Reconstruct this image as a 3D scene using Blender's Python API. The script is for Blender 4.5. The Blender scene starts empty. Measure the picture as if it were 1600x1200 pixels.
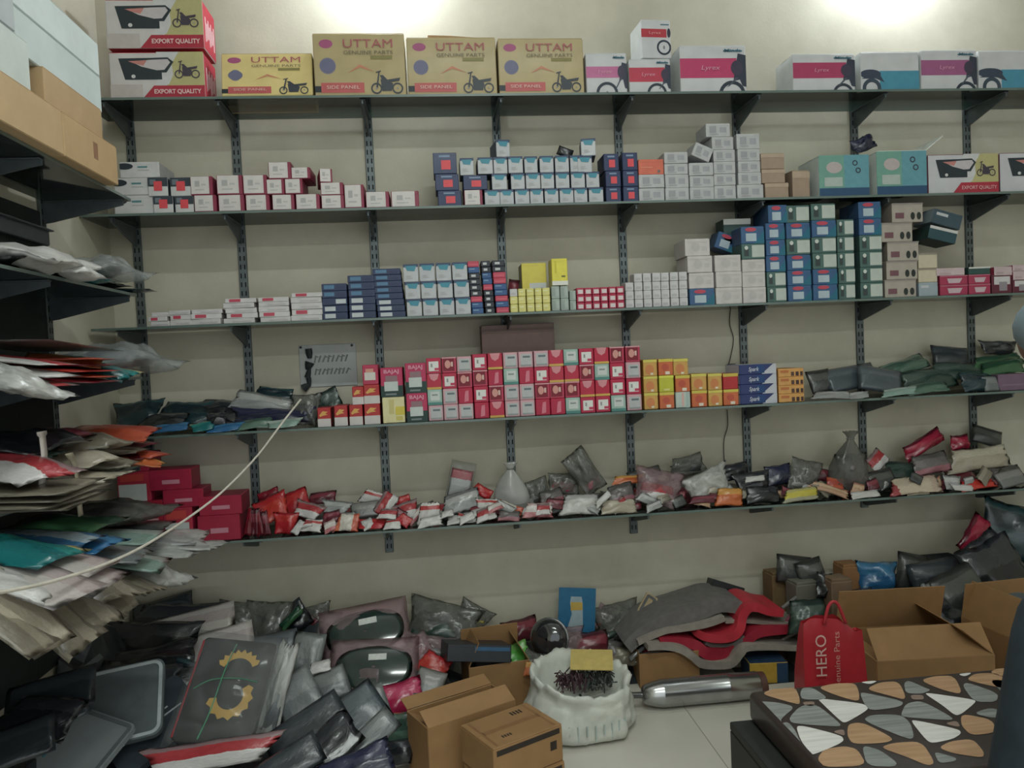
import bpy, bmesh, math, random
from mathutils import Vector, Matrix, Euler, noise

RNG = random.Random(11)
SC = bpy.context.scene
COL = SC.collection
PI = math.pi
rad = math.radians

# ------------------------------------------------------------------ camera
CAM = Vector((0.0, -3.65, 1.5))
YAW, PITCH, ROLL, FPX = rad(5.68), rad(-2.087), rad(-2.568), 1200.0
_f = Vector((math.sin(YAW) * math.cos(PITCH), math.cos(YAW) * math.cos(PITCH), math.sin(PITCH)))
_r = Vector((math.cos(YAW), -math.sin(YAW), 0))
_u = _r.cross(_f)
CR = _r * math.cos(ROLL) + _u * math.sin(ROLL)
CU = -_r * math.sin(ROLL) + _u * math.cos(ROLL)
cam = bpy.data.cameras.new('camera')
cam.sensor_width = 36.0
cam.lens = 36.0 * FPX / 1600.0
cam.clip_start = 0.02
co = bpy.data.objects.new('camera', cam)
COL.objects.link(co)
co.matrix_world = Matrix(((CR.x, CU.x, -_f.x, CAM.x), (CR.y, CU.y, -_f.y, CAM.y), (CR.z, CU.z, -_f.z, CAM.z), (0, 0, 0, 1)))
SC.camera = co

# ------------------------------------------------------------------ world, exposure
W = bpy.data.worlds.new('world')
SC.world = W
W.use_nodes = True
bg = W.node_tree.nodes['Background']
bg.inputs[0].default_value = (0.80, 0.86, 0.86, 1)
bg.inputs[1].default_value = 1.3
SC.view_settings.view_transform = 'Standard'
SC.view_settings.look = 'None'
SC.view_settings.exposure = 0.0
SC.view_settings.gamma = 1.0
SC.view_settings.use_curve_mapping = False
BULB_POWER = 400.0          # emission strength of the two bare bulbs high on the back wall
TUBE_POWER = 23.0           # watts of the tube light across the ceiling
TUBE2_POWER = 44.0          # the second tube, nearer the shop front


def area(name, loc, sx, sy, power, color):
    l = bpy.data.lights.new(name, 'AREA')
    l.shape = 'RECTANGLE'
    l.size, l.size_y = sx, sy
    l.energy = power
    l.color = color
    o = bpy.data.objects.new(name, l)
    o.location = loc
    COL.objects.link(o)
    return o


area('tube_lamp', (0.5, -2.35, 3.56), 1.2, 0.05, TUBE_POWER, (0.92, 1.0, 0.95))
area('tube_lamp', (0.2, -4.6, 3.56), 1.2, 0.05, TUBE2_POWER, (0.92, 1.0, 0.95))


# ------------------------------------------------------------------ pixel of the photograph -> point on a real plane
def ray(x, y):
    return _f + CR * ((x - 800.0) / FPX) + CU * ((600.0 - y) / FPX)


def aty(x, y, Y):
    d = ray(x, y)
    return CAM + d * ((Y - CAM.y) / d.y)


def atx(x, y, X):
    d = ray(x, y)
    return CAM + d * ((X - CAM.x) / d.x)


def atz(x, y, Z):
    d = ray(x, y)
    return CAM + d * ((Z - CAM.z) / d.z)


def dist(p):
    return (p - CAM).dot(_f)


# ------------------------------------------------------------------ materials
def lin(c):
    out = []
    g = 0.3 * c[0] + 0.59 * c[1] + 0.11 * c[2]
    for v in c[:3]:
        v = (g + (v - g) * 0.84) / 255.0  # saturation lowered in every colour to stand in for haze
        out.append(v / 12.92 if v <= 0.04045 else ((v + 0.055) / 1.055) ** 2.4)
    return (*out, 1.0)


MATS = {}


def mat(c, rough=0.6, metal=0.0, var=0.10, scale=30.0, bump=0.0, coat=0.0, name=None, spec=0.4):
    """principled surface of one colour, varied a little by noise"""
    key = (tuple(c), rough, metal, var, scale, bump, coat, spec)
    if key in MATS:
        return MATS[key]
    m = bpy.data.materials.new(name or 'surface_%d_%d_%d' % tuple(c[:3]))
    m.use_nodes = True
    nt = m.node_tree
    b = nt.nodes['Principled BSDF']
    b.inputs['Roughness'].default_value = rough
    b.inputs['Metallic'].default_value = metal
    b.inputs['Specular IOR Level'].default_value = spec
    b.inputs['Coat Weight'].default_value = coat
    b.inputs['Coat Roughness'].default_value = 0.15
    col = lin(c)
    tc = nt.nodes.new('ShaderNodeTexCoord')
    no = nt.nodes.new('ShaderNodeTexNoise')
    no.inputs['Scale'].default_value = scale
    no.inputs['Detail'].default_value = 4.0
    nt.links.new(tc.outputs['Object'], no.inputs['Vector'])
    rp = nt.nodes.new('ShaderNodeValToRGB')
    rp.color_ramp.elements[0].position = 0.3
    rp.color_ramp.elements[1].position = 0.7
    rp.color_ramp.elements[0].color = tuple(v * (1 - var) for v in col[:3]) + (1,)
    rp.color_ramp.elements[1].color = tuple(min(1, v * (1 + var)) for v in col[:3]) + (1,)
    nt.links.new(no.outputs['Fac'], rp.inputs['Fac'])
    nt.links.new(rp.outputs['Color'], b.inputs['Base Color'])
    if bump:
        bp = nt.nodes.new('ShaderNodeBump')
        bp.inputs['Strength'].default_value = bump
        bp.inputs['Distance'].default_value = 0.01
        nt.links.new(no.outputs['Fac'], bp.inputs['Height'])
        nt.links.new(bp.outputs['Normal'], b.inputs['Normal'])
    MATS[key] = m
    return m


def wall_mat(name, c, c2):
    m = bpy.data.materials.new(name)
    m.use_nodes = True
    nt = m.node_tree
    b = nt.nodes['Principled BSDF']
    b.inputs['Roughness'].default_value = 0.7
    b.inputs['Specular IOR Level'].default_value = 0.25
    tc = nt.nodes.new('ShaderNodeTexCoord')
    n1 = nt.nodes.new('ShaderNodeTexNoise')
    n1.inputs['Scale'].default_value = 1.6
    n1.inputs['Detail'].default_value = 6
    n1.inputs['Roughness'].default_value = 0.62
    n2 = nt.nodes.new('ShaderNodeTexNoise')
    n2.inputs['Scale'].default_value = 90
    rp = nt.nodes.new('ShaderNodeValToRGB')
    rp.color_ramp.elements[0].position = 0.34
    rp.color_ramp.elements[1].position = 0.62
    rp.color_ramp.elements[0].color = lin(c2)
    rp.color_ramp.elements[1].color = lin(c)
    bp = nt.nodes.new('ShaderNodeBump')
    bp.inputs['Strength'].default_value = 0.15
    bp.inputs['Distance'].default_value = 0.003
    for n in (n1, n2):
        nt.links.new(tc.outputs['Object'], n.inputs['Vector'])
    nt.links.new(n1.outputs['Fac'], rp.inputs['Fac'])
    nt.links.new(rp.outputs['Color'], b.inputs['Base Color'])
    nt.links.new(n2.outputs['Fac'], bp.inputs['Height'])
    nt.links.new(bp.outputs['Normal'], b.inputs['Normal'])
    return m


def film_mat(name, tint, opac=0.35, rough=0.12, milk=(200, 205, 205)):
    """thin polythene: part see-through, part milky, with a gloss"""
    key = ('film', name)
    if key in MATS:
        return MATS[key]
    m = bpy.data.materials.new(name)
    m.use_nodes = True
    nt = m.node_tree
    nt.nodes.clear()
    out = nt.nodes.new('ShaderNodeOutputMaterial')
    tr = nt.nodes.new('ShaderNodeBsdfTransparent')
    tr.inputs[0].default_value = lin(tint)
    pb = nt.nodes.new('ShaderNodeBsdfPrincipled')
    pb.inputs['Base Color'].default_value = lin(milk)
    pb.inputs['Roughness'].default_value = rough
    pb.inputs['Specular IOR Level'].default_value = 0.8
    mx = nt.nodes.new('ShaderNodeMixShader')
    tc = nt.nodes.new('ShaderNodeTexCoord')
    no = nt.nodes.new('ShaderNodeTexNoise')
    no.inputs['Scale'].default_value = 4.5
    no.inputs['Detail'].default_value = 1.5
    no.inputs['Distortion'].default_value = 0.9
    mr = nt.nodes.new('ShaderNodeMapRange')
    mr.inputs[1].default_value = 0.3
    mr.inputs[2].default_value = 0.7
    mr.inputs[3].default_value = opac * 0.7
    mr.inputs[4].default_value = min(1.0, opac * 1.3)
    bp = nt.nodes.new('ShaderNodeBump')
    bp.inputs['Strength'].default_value = 0.3
    bp.inputs['Distance'].default_value = 0.01
    nt.links.new(tc.outputs['Object'], no.inputs['Vector'])
    nt.links.new(no.outputs['Fac'], mr.inputs['Value'])
    nt.links.new(no.outputs['Fac'], bp.inputs['Height'])
    nt.links.new(bp.outputs['Normal'], pb.inputs['Normal'])
    nt.links.new(mr.outputs[0], mx.inputs[0])
    nt.links.new(tr.outputs[0], mx.inputs[1])
    nt.links.new(pb.outputs[0], mx.inputs[2])
    nt.links.new(mx.outputs[0], out.inputs[0])
    MATS[key] = m
    return m


def glass_mat(name, tint, gloss):
    m = bpy.data.materials.new(name)
    m.use_nodes = True
    nt = m.node_tree
    nt.nodes.clear()
    out = nt.nodes.new('ShaderNodeOutputMaterial')
    tr = nt.nodes.new('ShaderNodeBsdfTransparent')
    tr.inputs[0].default_value = lin(tint)
    gl = nt.nodes.new('ShaderNodeBsdfGlossy')
    gl.inputs['Roughness'].default_value = 0.05
    df = nt.nodes.new('ShaderNodeBsdfDiffuse')
    df.inputs[0].default_value = lin((120, 135, 130))
    fr = nt.nodes.new('ShaderNodeFresnel')
    fr.inputs[0].default_value = 1.45
    m1 = nt.nodes.new('ShaderNodeMixShader')
    m2 = nt.nodes.new('ShaderNodeMixShader')
    m1.inputs[0].default_value = gloss
    nt.links.new(tr.outputs[0], m1.inputs[1])
    nt.links.new(df.outputs[0], m1.inputs[2])
    nt.links.new(fr.outputs[0], m2.inputs[0])
    nt.links.new(m1.outputs[0], m2.inputs[1])
    nt.links.new(gl.outputs[0], m2.inputs[2])
    nt.links.new(m2.outputs[0], out.inputs[0])
    return m


def pack_mat(stops, axis='Z', rough=0.32, coat=0.25, blotch=0.12):
    """printed foil or paper: bands of flat print along one axis of the pack"""
    key = ('pack', tuple(stops), axis, rough)
    if key in MATS:
        return MATS[key]
    m = bpy.data.materials.new('printed_pack')
    m.use_nodes = True
    nt = m.node_tree
    b = nt.nodes['Principled BSDF']
    b.inputs['Roughness'].default_value = rough
    b.inputs['Coat Weight'].default_value = coat
    b.inputs['Coat Roughness'].default_value = 0.2
    tc = nt.nodes.new('ShaderNodeTexCoord')
    sx = nt.nodes.new('ShaderNodeSeparateXYZ')
    nt.links.new(tc.outputs['Generated'], sx.inputs[0])
    no = nt.nodes.new('ShaderNodeTexNoise')
    no.inputs['Scale'].default_value = 9
    no.inputs['Detail'].default_value = 4
    nt.links.new(tc.outputs['Generated'], no.inputs['Vector'])
    ad = nt.nodes.new('ShaderNodeMath')
    ad.operation = 'MULTIPLY_ADD'
    ad.inputs[1].default_value = blotch
    nt.links.new(no.outputs['Fac'], ad.inputs[0])
    sb = nt.nodes.new('ShaderNodeMath')
    sb.operation = 'SUBTRACT'
    sb.inputs[1].default_value = blotch * 0.5
    nt.links.new(sx.outputs[axis], sb.inputs[0])
    nt.links.new(sb.outputs[0], ad.inputs[2])
    rp = nt.nodes.new('ShaderNodeValToRGB')
    rp.color_ramp.interpolation = 'CONSTANT'
    els = rp.color_ramp.elements
    els[0].position = 0.0
    els[0].color = lin(stops[0][1])
    if len(stops) > 1:
        els[1].position = stops[1][0]
        els[1].color = lin(stops[1][1])
    else:
        els[1].position = 1.0
        els[1].color = lin(stops[0][1])
    for p, c in stops[2:]:
        e = els.new(p)
        e.color = lin(c)
    nt.links.new(ad.outputs[0], rp.inputs[0])
    mx = nt.nodes.new('ShaderNodeMix')
    mx.data_type = 'RGBA'
    mx.blend_type = 'MULTIPLY'
    mx.inputs[0].default_value = 0.35
    n2 = nt.nodes.new('ShaderNodeTexNoise')
    n2.inputs['Scale'].default_value = 22
    n2.inputs['Detail'].default_value = 3
    nt.links.new(tc.outputs['Generated'], n2.inputs['Vector'])
    nt.links.new(rp.outputs[0], mx.inputs[6])
    nt.links.new(n2.outputs['Color'], mx.inputs[7])
    hs = nt.nodes.new('ShaderNodeRGBToBW')
    nt.links.new(n2.outputs['Fac'], hs.inputs[0])
    nt.links.new(hs.outputs[0], mx.inputs[7])
    nt.links.new(mx.outputs[2], b.inputs['Base Color'])
    bp = nt.nodes.new('ShaderNodeBump')
    bp.inputs['Strength'].default_value = 0.35
    bp.inputs['Distance'].default_value = 0.006
    nt.links.new(no.outputs['Fac'], bp.inputs['Height'])
    nt.links.new(bp.outputs['Normal'], b.inputs['Normal'])
    MATS[key] = m
    return m


def glow_mat(name, c, s):
    m = bpy.data.materials.new(name)
    m.use_nodes = True
    nt = m.node_tree
    nt.nodes.clear()
    out = nt.nodes.new('ShaderNodeOutputMaterial')
    e = nt.nodes.new('ShaderNodeEmission')
    e.inputs[0].default_value = lin(c)
    e.inputs[1].default_value = s
    nt.links.new(e.outputs[0], out.inputs[0])
    return m


# ------------------------------------------------------------------ mesh builder
class MB:
    def __init__(s):
        s.v, s.f, s.m = [], [], []

    def add(s, vs, fs, mi=0, M=None):
        o = len(s.v)
        for p in vs:
            s.v.append(tuple(M @ Vector(p)) if M else tuple(p))
        for f in fs:
            s.f.append([o + i for i in f])
            s.m.append(mi)

    def poly(s, pts, mi=0):
        o = len(s.v)
        s.v += [tuple(p) for p in pts]
        s.f.append(list(range(o, o + len(pts))))
        s.m.append(mi)

    def box(s, lo, hi, b=0.0, mi=0, M=None):
        """box between two corners with chamfered edges; mi may be (x, y, z) material slots"""
        if not isinstance(mi, tuple):
            mi = (mi, mi, mi)
        lo, hi = Vector(lo), Vector(hi)
        c = (lo + hi) / 2
        b = min(b, *(abs(hi[i] - lo[i]) * 0.45 for i in range(3)))
        o = len(s.v)
        idx = {}
        for sx in (0, 1):
            for sy in (0, 1):
                for sz in (0, 1):
                    sg = (sx, sy, sz)
                    base = [hi[i] if sg[i] else lo[i] for i in range(3)]
                    for a in range(3 if b > 0 else 1):
                        p = list(base)
                        if b > 0:
                            for i in range(3):
                                if i != a:
                                    p[i] += -b if sg[i] else b
                        idx[(sg, a)] = len(s.v)
                        s.v.append(tuple(M @ Vector(p)) if M else tuple(p))
        g = (lambda sg, a: idx[(sg, a)]) if b > 0 else (lambda sg, a: idx[(sg, 0)])

        def face(ids, m):
            vs = [Vector(s.v[i]) for i in ids]
            n = (vs[1] - vs[0]).cross(vs[2] - vs[0])
            cc = M @ c if M else c
            if n.dot(sum(vs, Vector()) / len(vs) - cc) < 0:
                ids = ids[::-1]
            s.f.append(ids)
            s.m.append(m)
        for a in range(3):
            o1, o2 = [i for i in range(3) if i != a]
            for sg in (0, 1):
                q = []
                for (x, y) in ((0, 0), (1, 0), (1, 1), (0, 1)):
                    t = [0, 0, 0]
                    t[a], t[o1], t[o2] = sg, x, y
                    q.append(g(tuple(t), a))
                face(q, mi[a])
        if b > 0:
            for a in range(3):
                o1, o2 = [i for i in range(3) if i != a]
                for x in (0, 1):
                    for y in (0, 1):
                        t0, t1 = [0, 0, 0], [0, 0, 0]
                        t0[o1] = t1[o1] = x
                        t0[o2] = t1[o2] = y
                        t1[a] = 1
                        t0, t1 = tuple(t0), tuple(t1)
                        face([g(t0, o1), g(t1, o1), g(t1, o2), g(t0, o2)], mi[1])
            for sx in (0, 1):
                for sy in (0, 1):
                    for sz in (0, 1):
                        t = (sx, sy, sz)
                        face([g(t, 0), g(t, 1), g(t, 2)], mi[1])

    def tube(s, pts, r, n=8, mi=0, caps=True):
        pts = [Vector(p) for p in pts]
        rs = r if isinstance(r, (list, tuple)) else [r] * len(pts)
        o = len(s.v)
        up = None
        for i, p in enumerate(pts):
            t = (pts[min(i + 1, len(pts) - 1)] - pts[max(i - 1, 0)])
            t = t.normalized() if t.length > 1e-9 else Vector((0, 0, 1))
            if up is None:
                up = Vector((0, 0, 1)) if abs(t.z) < 0.9 else Vector((1, 0, 0))
            a = t.cross(up).normalized()
            up = a.cross(t).normalized()
            for k in range(n):
                an = 2 * PI * k / n
                s.v.append(tuple(p + (a * math.cos(an) + up * math.sin(an)) * rs[i]))
        for i in range(len(pts) - 1):
            for k in range(n):
                k2 = (k + 1) % n
                s.f.append([o + i * n + k, o + i * n + k2, o + (i + 1) * n + k2, o + (i + 1) * n + k])
                s.m.append(mi)
        if caps:
            s.f.append([o + k for k in range(n)][::-1])
            s.m.append(mi)
            s.f.append([o + (len(pts) - 1) * n + k for k in range(n)])
            s.m.append(mi)

    def prism(s, pts2, axis, a0, a1, mi=0):
        """2-D outline extruded along an axis (0 x, 1 y, 2 z)"""
        def mk(p, a):
            q = [p[0], p[1]]
            q.insert(axis, a)
            return q
        n = len(pts2)
        o = len(s.v)
        s.v += [tuple(mk(p, a0)) for p in pts2] + [tuple(mk(p, a1)) for p in pts2]
        s.f.append([o + i for i in range(n)])
        s.m.append(mi)
        s.f.append([o + n + i for i in range(n)][::-1])
        s.m.append(mi)
        for i in range(n):
            j = (i + 1) % n
            s.f.append([o + i, o + n + i, o + n + j, o + j])
            s.m.append(mi)

    def mesh(s, name, mats, smooth=False, fix=False):
        me = bpy.data.meshes.new(name)
        me.from_pydata(s.v, [], s.f)
        for m in mats:
            me.materials.append(m)
        me.polygons.foreach_set('material_index', s.m)
        if smooth:
            me.polygons.foreach_set('use_smooth', [True] * len(me.polygons))
        if fix:
            bm = bmesh.new()
            bm.from_mesh(me)
            bmesh.ops.recalc_face_normals(bm, faces=bm.faces)
            bm.to_mesh(me)
            bm.free()
        me.update()
        return me

    def build(s, name, mats, parent=None, smooth=False, loc=None, fix=False):
        if not isinstance(mats, (list, tuple)):
            mats = [mats]
        return obj(name, s.mesh(name, mats, smooth, fix), parent, loc)


def obj(name, me, parent=None, loc=None):
    o = bpy.data.objects.new(name, me)
    COL.objects.link(o)
    if parent:
        o.parent = parent
    if loc is not None:
        o.location = loc
    return o


def tag(o, label=None, cat=None, group=None, kind=None):
    if label:
        o['label'] = label
    if cat:
        o['category'] = cat
    if group:
        o['group'] = group
    if kind:
        o['kind'] = kind
    return o


ORD = ['first', 'second', 'third', 'fourth', 'fifth', 'sixth', 'seventh', 'eighth', 'ninth', 'tenth', 'eleventh', 'twelfth',
       'thirteenth', 'fourteenth', 'fifteenth', 'sixteenth', 'seventeenth', 'eighteenth', 'nineteenth', 'twentieth']
PENDING = []          # (object, what it looks like, where, pixel x) - labels are made unique at the end


def later(o, desc, place, x, cat, group=None):
    o['category'] = cat
    if group:
        o['group'] = group
    PENDING.append((o, desc, place, x))
    return o


def finish_labels():
    d = {}
    for o, desc, place, x in PENDING:
        d.setdefault((desc, place), []).append((x, o))
    for (desc, place), L in d.items():
        L.sort(key=lambda t: t[0])
        for i, (x, o) in enumerate(L):
            if len(L) == 1:
                o['label'] = '%s %s' % (desc, place)
            else:
                o['label'] = '%s, %s from left %s' % (desc, ORD[i], place)


def smoothline(pts, n=6):
    """Catmull-Rom through 2-D or 3-D points"""
    pts = [Vector(p) for p in pts]
    P = [pts[0]] + pts + [pts[-1]]
    out = []
    for i in range(1, len(P) - 2):
        for k in range(n):
            t = k / n
            a, b, c, d = P[i - 1], P[i], P[i + 1], P[i + 2]
            out.append(0.5 * ((2 * b) + (c - a) * t + (2 * a - 5 * b + 4 * c - d) * t * t + (3 * b - a - 3 * c + d) * t ** 3))
    out.append(pts[-1])
    return out


# ------------------------------------------------------------------ palette
WHITE = (222, 220, 216)
NAVY = (38, 52, 92)
TEAL = (52, 150, 172)
MAROON = (150, 40, 70)
CRIMSON = (196, 30, 66)
RED = (205, 36, 52)
STICK = (240, 74, 84)
KRAFT = (178, 138, 92)
GREY = (150, 150, 150)
BLACK = (28, 30, 33)
DKGREEN = (38, 72, 66)
M_STEEL = mat((104, 114, 116), 0.45, 0.6, 0.15, 20)
M_DARKSTEEL = mat((92, 102, 106), 0.5, 0.5, 0.15, 20)  # base tone lightened to stand in for haze over dark parts
M_HOLE = mat((20, 22, 24), 0.8)
CLEAR = film_mat('clear_polythene', (235, 238, 238), 0.30)
MILKY = film_mat('milky_polythene', (225, 228, 228), 0.62, 0.25, (205, 205, 200))
SMOKE = film_mat('grey_polythene', (200, 202, 198), 0.46, 0.2, (130, 130, 124))
PINKY = film_mat('pinkish_polythene', (232, 214, 217), 0.32, 0.18, (185, 160, 165))

# ------------------------------------------------------------------ the room
XL, XR, YF, ZC = -1.43, 4.3, -6.4, 3.72
M_WALL = wall_mat('cream_distemper', (208, 202, 182), (186, 180, 160))
M_FLOOR = mat((204, 200, 188), 0.35, 0, 0.06, 3, name='pale_floor_tile')
M_GROUT = mat((150, 146, 136), 0.8)
M_CEIL = mat((225, 225, 220), 0.8, 0, 0.03, 2)
SHZ = {1: 2.637, 2: 2.161, 3: 1.690, 4: 1.231, 5: 0.767}


def slab(name, lo, hi, m):
    b = MB()
    b.box(lo, hi)
    return tag(b.build(name, [m]), kind='structure')


slab('wall_back', (XL - 0.15, 0.0, 0), (XR, 0.15, ZC), M_WALL)
slab('wall_left', (XL - 0.15, YF, 0), (XL, 0, ZC), M_WALL)
slab('wall_right', (XR, YF, 0), (XR + 0.15, 0.15, ZC), M_WALL)
slab('ceiling', (XL - 0.15, YF, ZC), (XR + 0.15, 0.15, ZC + 0.12), M_CEIL)
fl = slab('floor', (XL - 0.15, YF, -0.12), (XR + 0.15, 0.15, -0.002), M_GROUT)
tb = MB()
tb.box((-0.2985, -0.2985, -0.002), (0.2985, 0.2985, 0.0), 0.0006)
tile_me = tb.mesh('floor_tile', [M_FLOOR])
for i in range(9):
    for j in range(10):
        t = obj('floor_tile', tile_me, fl, (XL + 0.3 + i * 0.6, -0.3 - j * 0.6, 0.0))

# bare bulbs on the back wall, just above the picture
for k, (px, py) in enumerate(((586, -100), (1418, -97))):
    p = aty(px, py, -0.205)
    root = bpy.data.objects.new('wall_bulb', None)
    COL.objects.link(root)
    root.location = p
    tag(root, ('bare white bulb high on back wall above the yellow cartons', 'bare white bulb high on back wall above the pink banded cartons')[k], 'lamp', 'bare wall bulbs')
    b = MB()
    pr = [(0.0, -0.032), (0.016, -0.029), (0.028, -0.018), (0.032, 0.0), (0.029, 0.016), (0.02, 0.032), (0.016, 0.045)]
    b.tube([(0, 0, z) for r, z in pr], [max(r, 0.001) for r, z in pr], 20)
    b.build('bulb', [glow_mat('bulb_glow', (235, 246, 255), BULB_POWER)], root, True)
    b = MB()
    b.tube([(0, 0, 0.046), (0, 0, 0.10)], 0.021, 16)
    b.tube([(0, 0, 0.10), (0, 0.06, 0.115), (0, 0.20, 0.115)], 0.010, 10)
    b.box((-0.04, 0.192, 0.075), (0.04, 0.2045, 0.155), 0.004)
    b.build('holder', [mat((225, 225, 222), 0.4)], root)
# tube fittings on the ceiling
for k, (x, y) in enumerate(((0.5, -2.35), (0.2, -4.6))):
    root = bpy.data.objects.new('tube_light', None)
    COL.objects.link(root)
    root.location = (x, y, ZC)
    tag(root, ('ceiling tube light nearer the shelves', 'ceiling tube light nearer the shop front')[k], 'lamp', 'ceiling tube lights')
    b = MB()
    b.box((-0.63, -0.03, -0.05), (0.63, 0.03, 0.0), 0.006)
    b.build('batten', [mat((220, 220, 218), 0.4)], root)
    b = MB()
    b.tube([(-0.6, 0, -0.085), (0.6, 0, -0.085)], 0.014, 12)
    b.box((-0.63, -0.018, -0.11), (-0.6, 0.018, -0.045), 0.003)
    b.box((0.6, -0.018, -0.11), (0.63, 0.018, -0.045), 0.003)
    b.build('tube', [glow_mat('tube_glow', (235, 250, 245), 6.0)], root)

# ------------------------------------------------------------------ slotted uprights, brackets and glass shelves
UPX = [-1.3106, -0.8515, -0.2534, 0.3424, 0.9267, 1.5127, 2.1149, 2.7089, 3.303]
UPLOW = [0.70, 0.69, 0.60, 0.70, 0.61, 0.70, 0.66, 0.70, 0.66]
UPNAME = ['beside the left corner', 'behind the white maroon boxes', 'left of the red box block', 'behind the brown carton', 'right of the red box block',
          'beside the blue script boxes', 'right of the orange icon boxes', 'behind the crimson roll', 'farthest along the back wall']


def bracket_mesh(L, name='bracket'):
    b = MB()
    b.prism([(0, 0), (0, -0.082), (-0.03, -0.078), (-L, -0.020), (-L, 0)], 0, -0.0035, 0.0035)
    b.box((-0.012, -L, -0.005), (0.012, -0.004, 0.0), 0.001)
    return b.mesh(name, [M_DARKSTEEL], fix=True)


BR = bracket_mesh(0.265)
GT = 0.010


def upright(x, zlo, zhi, label, ry=None):
    root = bpy.data.objects.new('wall_upright', None)
    COL.objects.link(root)
    root.location = (x, 0, zlo)
    tag(root, label, 'shelf upright', 'slotted shelf uprights')
    b = MB()
    w, d = 0.019, 0.014
    b.box((-w, -d, 0), (w, -0.0005, zhi - zlo), 0.002)
    b.build('channel', [M_STEEL], root)
    b = MB()
    z = 0.02
    while z < zhi - zlo - 0.04:
        for sx in (-1, 1):
            b.box((sx * 0.009 - 0.0028, -d - 0.0006, z), (sx * 0.009 + 0.0028, -d + 0.002, z + 0.022))
        z += 0.04
    tag(b.build('slots', [M_HOLE], root), kind='stuff')
    return root


for i, x in enumerate(UPX):
    r = upright(x, UPLOW[i], 2.66 + 0.02, 'slotted grey steel shelf upright ' + UPNAME[i])
    for s in SHZ:
        o = obj('bracket', BR, r, (0, -0.0145, SHZ[s] - GT - UPLOW[i] - 0.0006))

M_GLASS = glass_mat('shelf_glass', (226, 236, 231), 0.08)
M_GEDGE = mat((98, 118, 112), 0.25, 0, 0.1, 8, coat=0.4, name='glass_edge')
SHL = {1: (-1.40, 'top glass shelf holding the big printed cartons'),
       2: (-1.425, 'second glass shelf, holding the white teal boxes'),
       3: (-1.41, 'third glass shelf, holding the navy and green boxes'),
       4: (-1.41, 'fourth glass shelf, holding the red box block'),
       5: (-1.41, 'lowest glass shelf, heaped with loose pouches')}


def glass_shelf(lo, hi, label):
    root = bpy.data.objects.new('glass_shelf', None)
    COL.objects.link(root)
    root.location = ((lo[0] + hi[0]) / 2, lo[1], hi[2])
    tag(root, label, 'shelf', 'glass wall shelves')
    L = Vector(root.location)
    b = MB()
    b.box(Vector(lo) - L + Vector((0.003, 0.003, 0)), Vector(hi) - L - Vector((0.003, 0.003, 0)))
    b.build('pane', [M_GLASS], root)
    b = MB()
    x0, y0, z0 = Vector(lo) - L
    x1, y1, z1 = Vector(hi) - L
    b.box((x0, y0, z0), (x1, y0 + 0.003, z1))
    b.box((x0, y1 - 0.003, z0), (x1, y1, z1))
    b.box((x0, y0 + 0.003, z0), (x0 + 0.003, y1 - 0.003, z1))
    b.box((x1 - 0.003, y0 + 0.003, z0), (x1, y1 - 0.003, z1))
    b.build('polished_edge', [M_GEDGE], root)
    return root


for s, (x0, lab) in SHL.items():
    glass_shelf((x0, -0.30, SHZ[s] - GT), (4.0, -0.0165, SHZ[s]), lab)

# the left wall's own run of shelves
LZ = [2.160, 1.80, 1.485, 1.160, 0.86]
LNAME = ['top left-wall shelf, carrying white and brown cartons', 'second left-wall shelf, with white cloth bags', 'third left-wall shelf, with orange packs',
         'fourth left-wall shelf, with cream packs and hanging strap', 'lowest left-wall shelf, with overflowing polythene packs']
for z, n in zip(LZ, LNAME):
    glass_shelf((XL + 0.0165, -3.2, z - GT), (-1.115, -0.585, z), n)
LBR = bracket_mesh(0.285)
for i, y in enumerate((-0.62, -1.22, -1.82, -2.42)):
    root = upright(0, 0.4, 2.75, ['slotted upright on left wall nearest the corner', 'second slotted upright along the left wall',
                                  'third slotted upright along the left wall', 'fourth slotted upright along the left wall'][i])
    root.location = (XL, y, 0.4)
    root.rotation_euler = (0, 0, PI / 2)
    for z in LZ:
        obj('bracket', LBR, root, (0, -0.0145, z - GT - 0.4 - 0.0006))
b = MB()
root = bpy.data.objects.new('dark_backing', None)
COL.objects.link(root)
root.location = (XL + 0.0005, -0.64, 0.45)
tag(root, 'dark boards backing the left-wall shelves', 'board')
b = MB()
b.box((0, -0.232, 0), (0.010, 0, 1.66), 0.002)
bd_me = b.mesh('board', [mat((34, 42, 42), 0.7, 0, 0.25, 6)])  # dark panels added to darken the wall behind the shelves
for q in range(11):
    obj('board', bd_me, root, (0, -q * 0.2345, 0))
b = MB()
b.box((-0.012, -2.3, -0.028), (0.012, 0, 0.028), 0.003)
b.box((-0.012, -2.3, 0.022), (0.03, 0, 0.028), 0.002)
o = b.build('wall_rail', [mat((96, 104, 110), 0.45, 0.4)], None, loc=(XL + 0.03, -0.645, 2.01))
tag(o, 'grey steel rail running along left wall below the cartons', 'rail')
# ------------------------------------------------------------------ printed cartons
def shelf_py(z, x, Y):
    """pixel row where a horizontal line at height z, depth Y crosses pixel column x"""
    y = 500.0
    for _ in range(8):
        a, b = aty(x, y, Y).z, aty(x, y + 1, Y).z
        y += (z - a) / (b - a)
    return y


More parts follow.
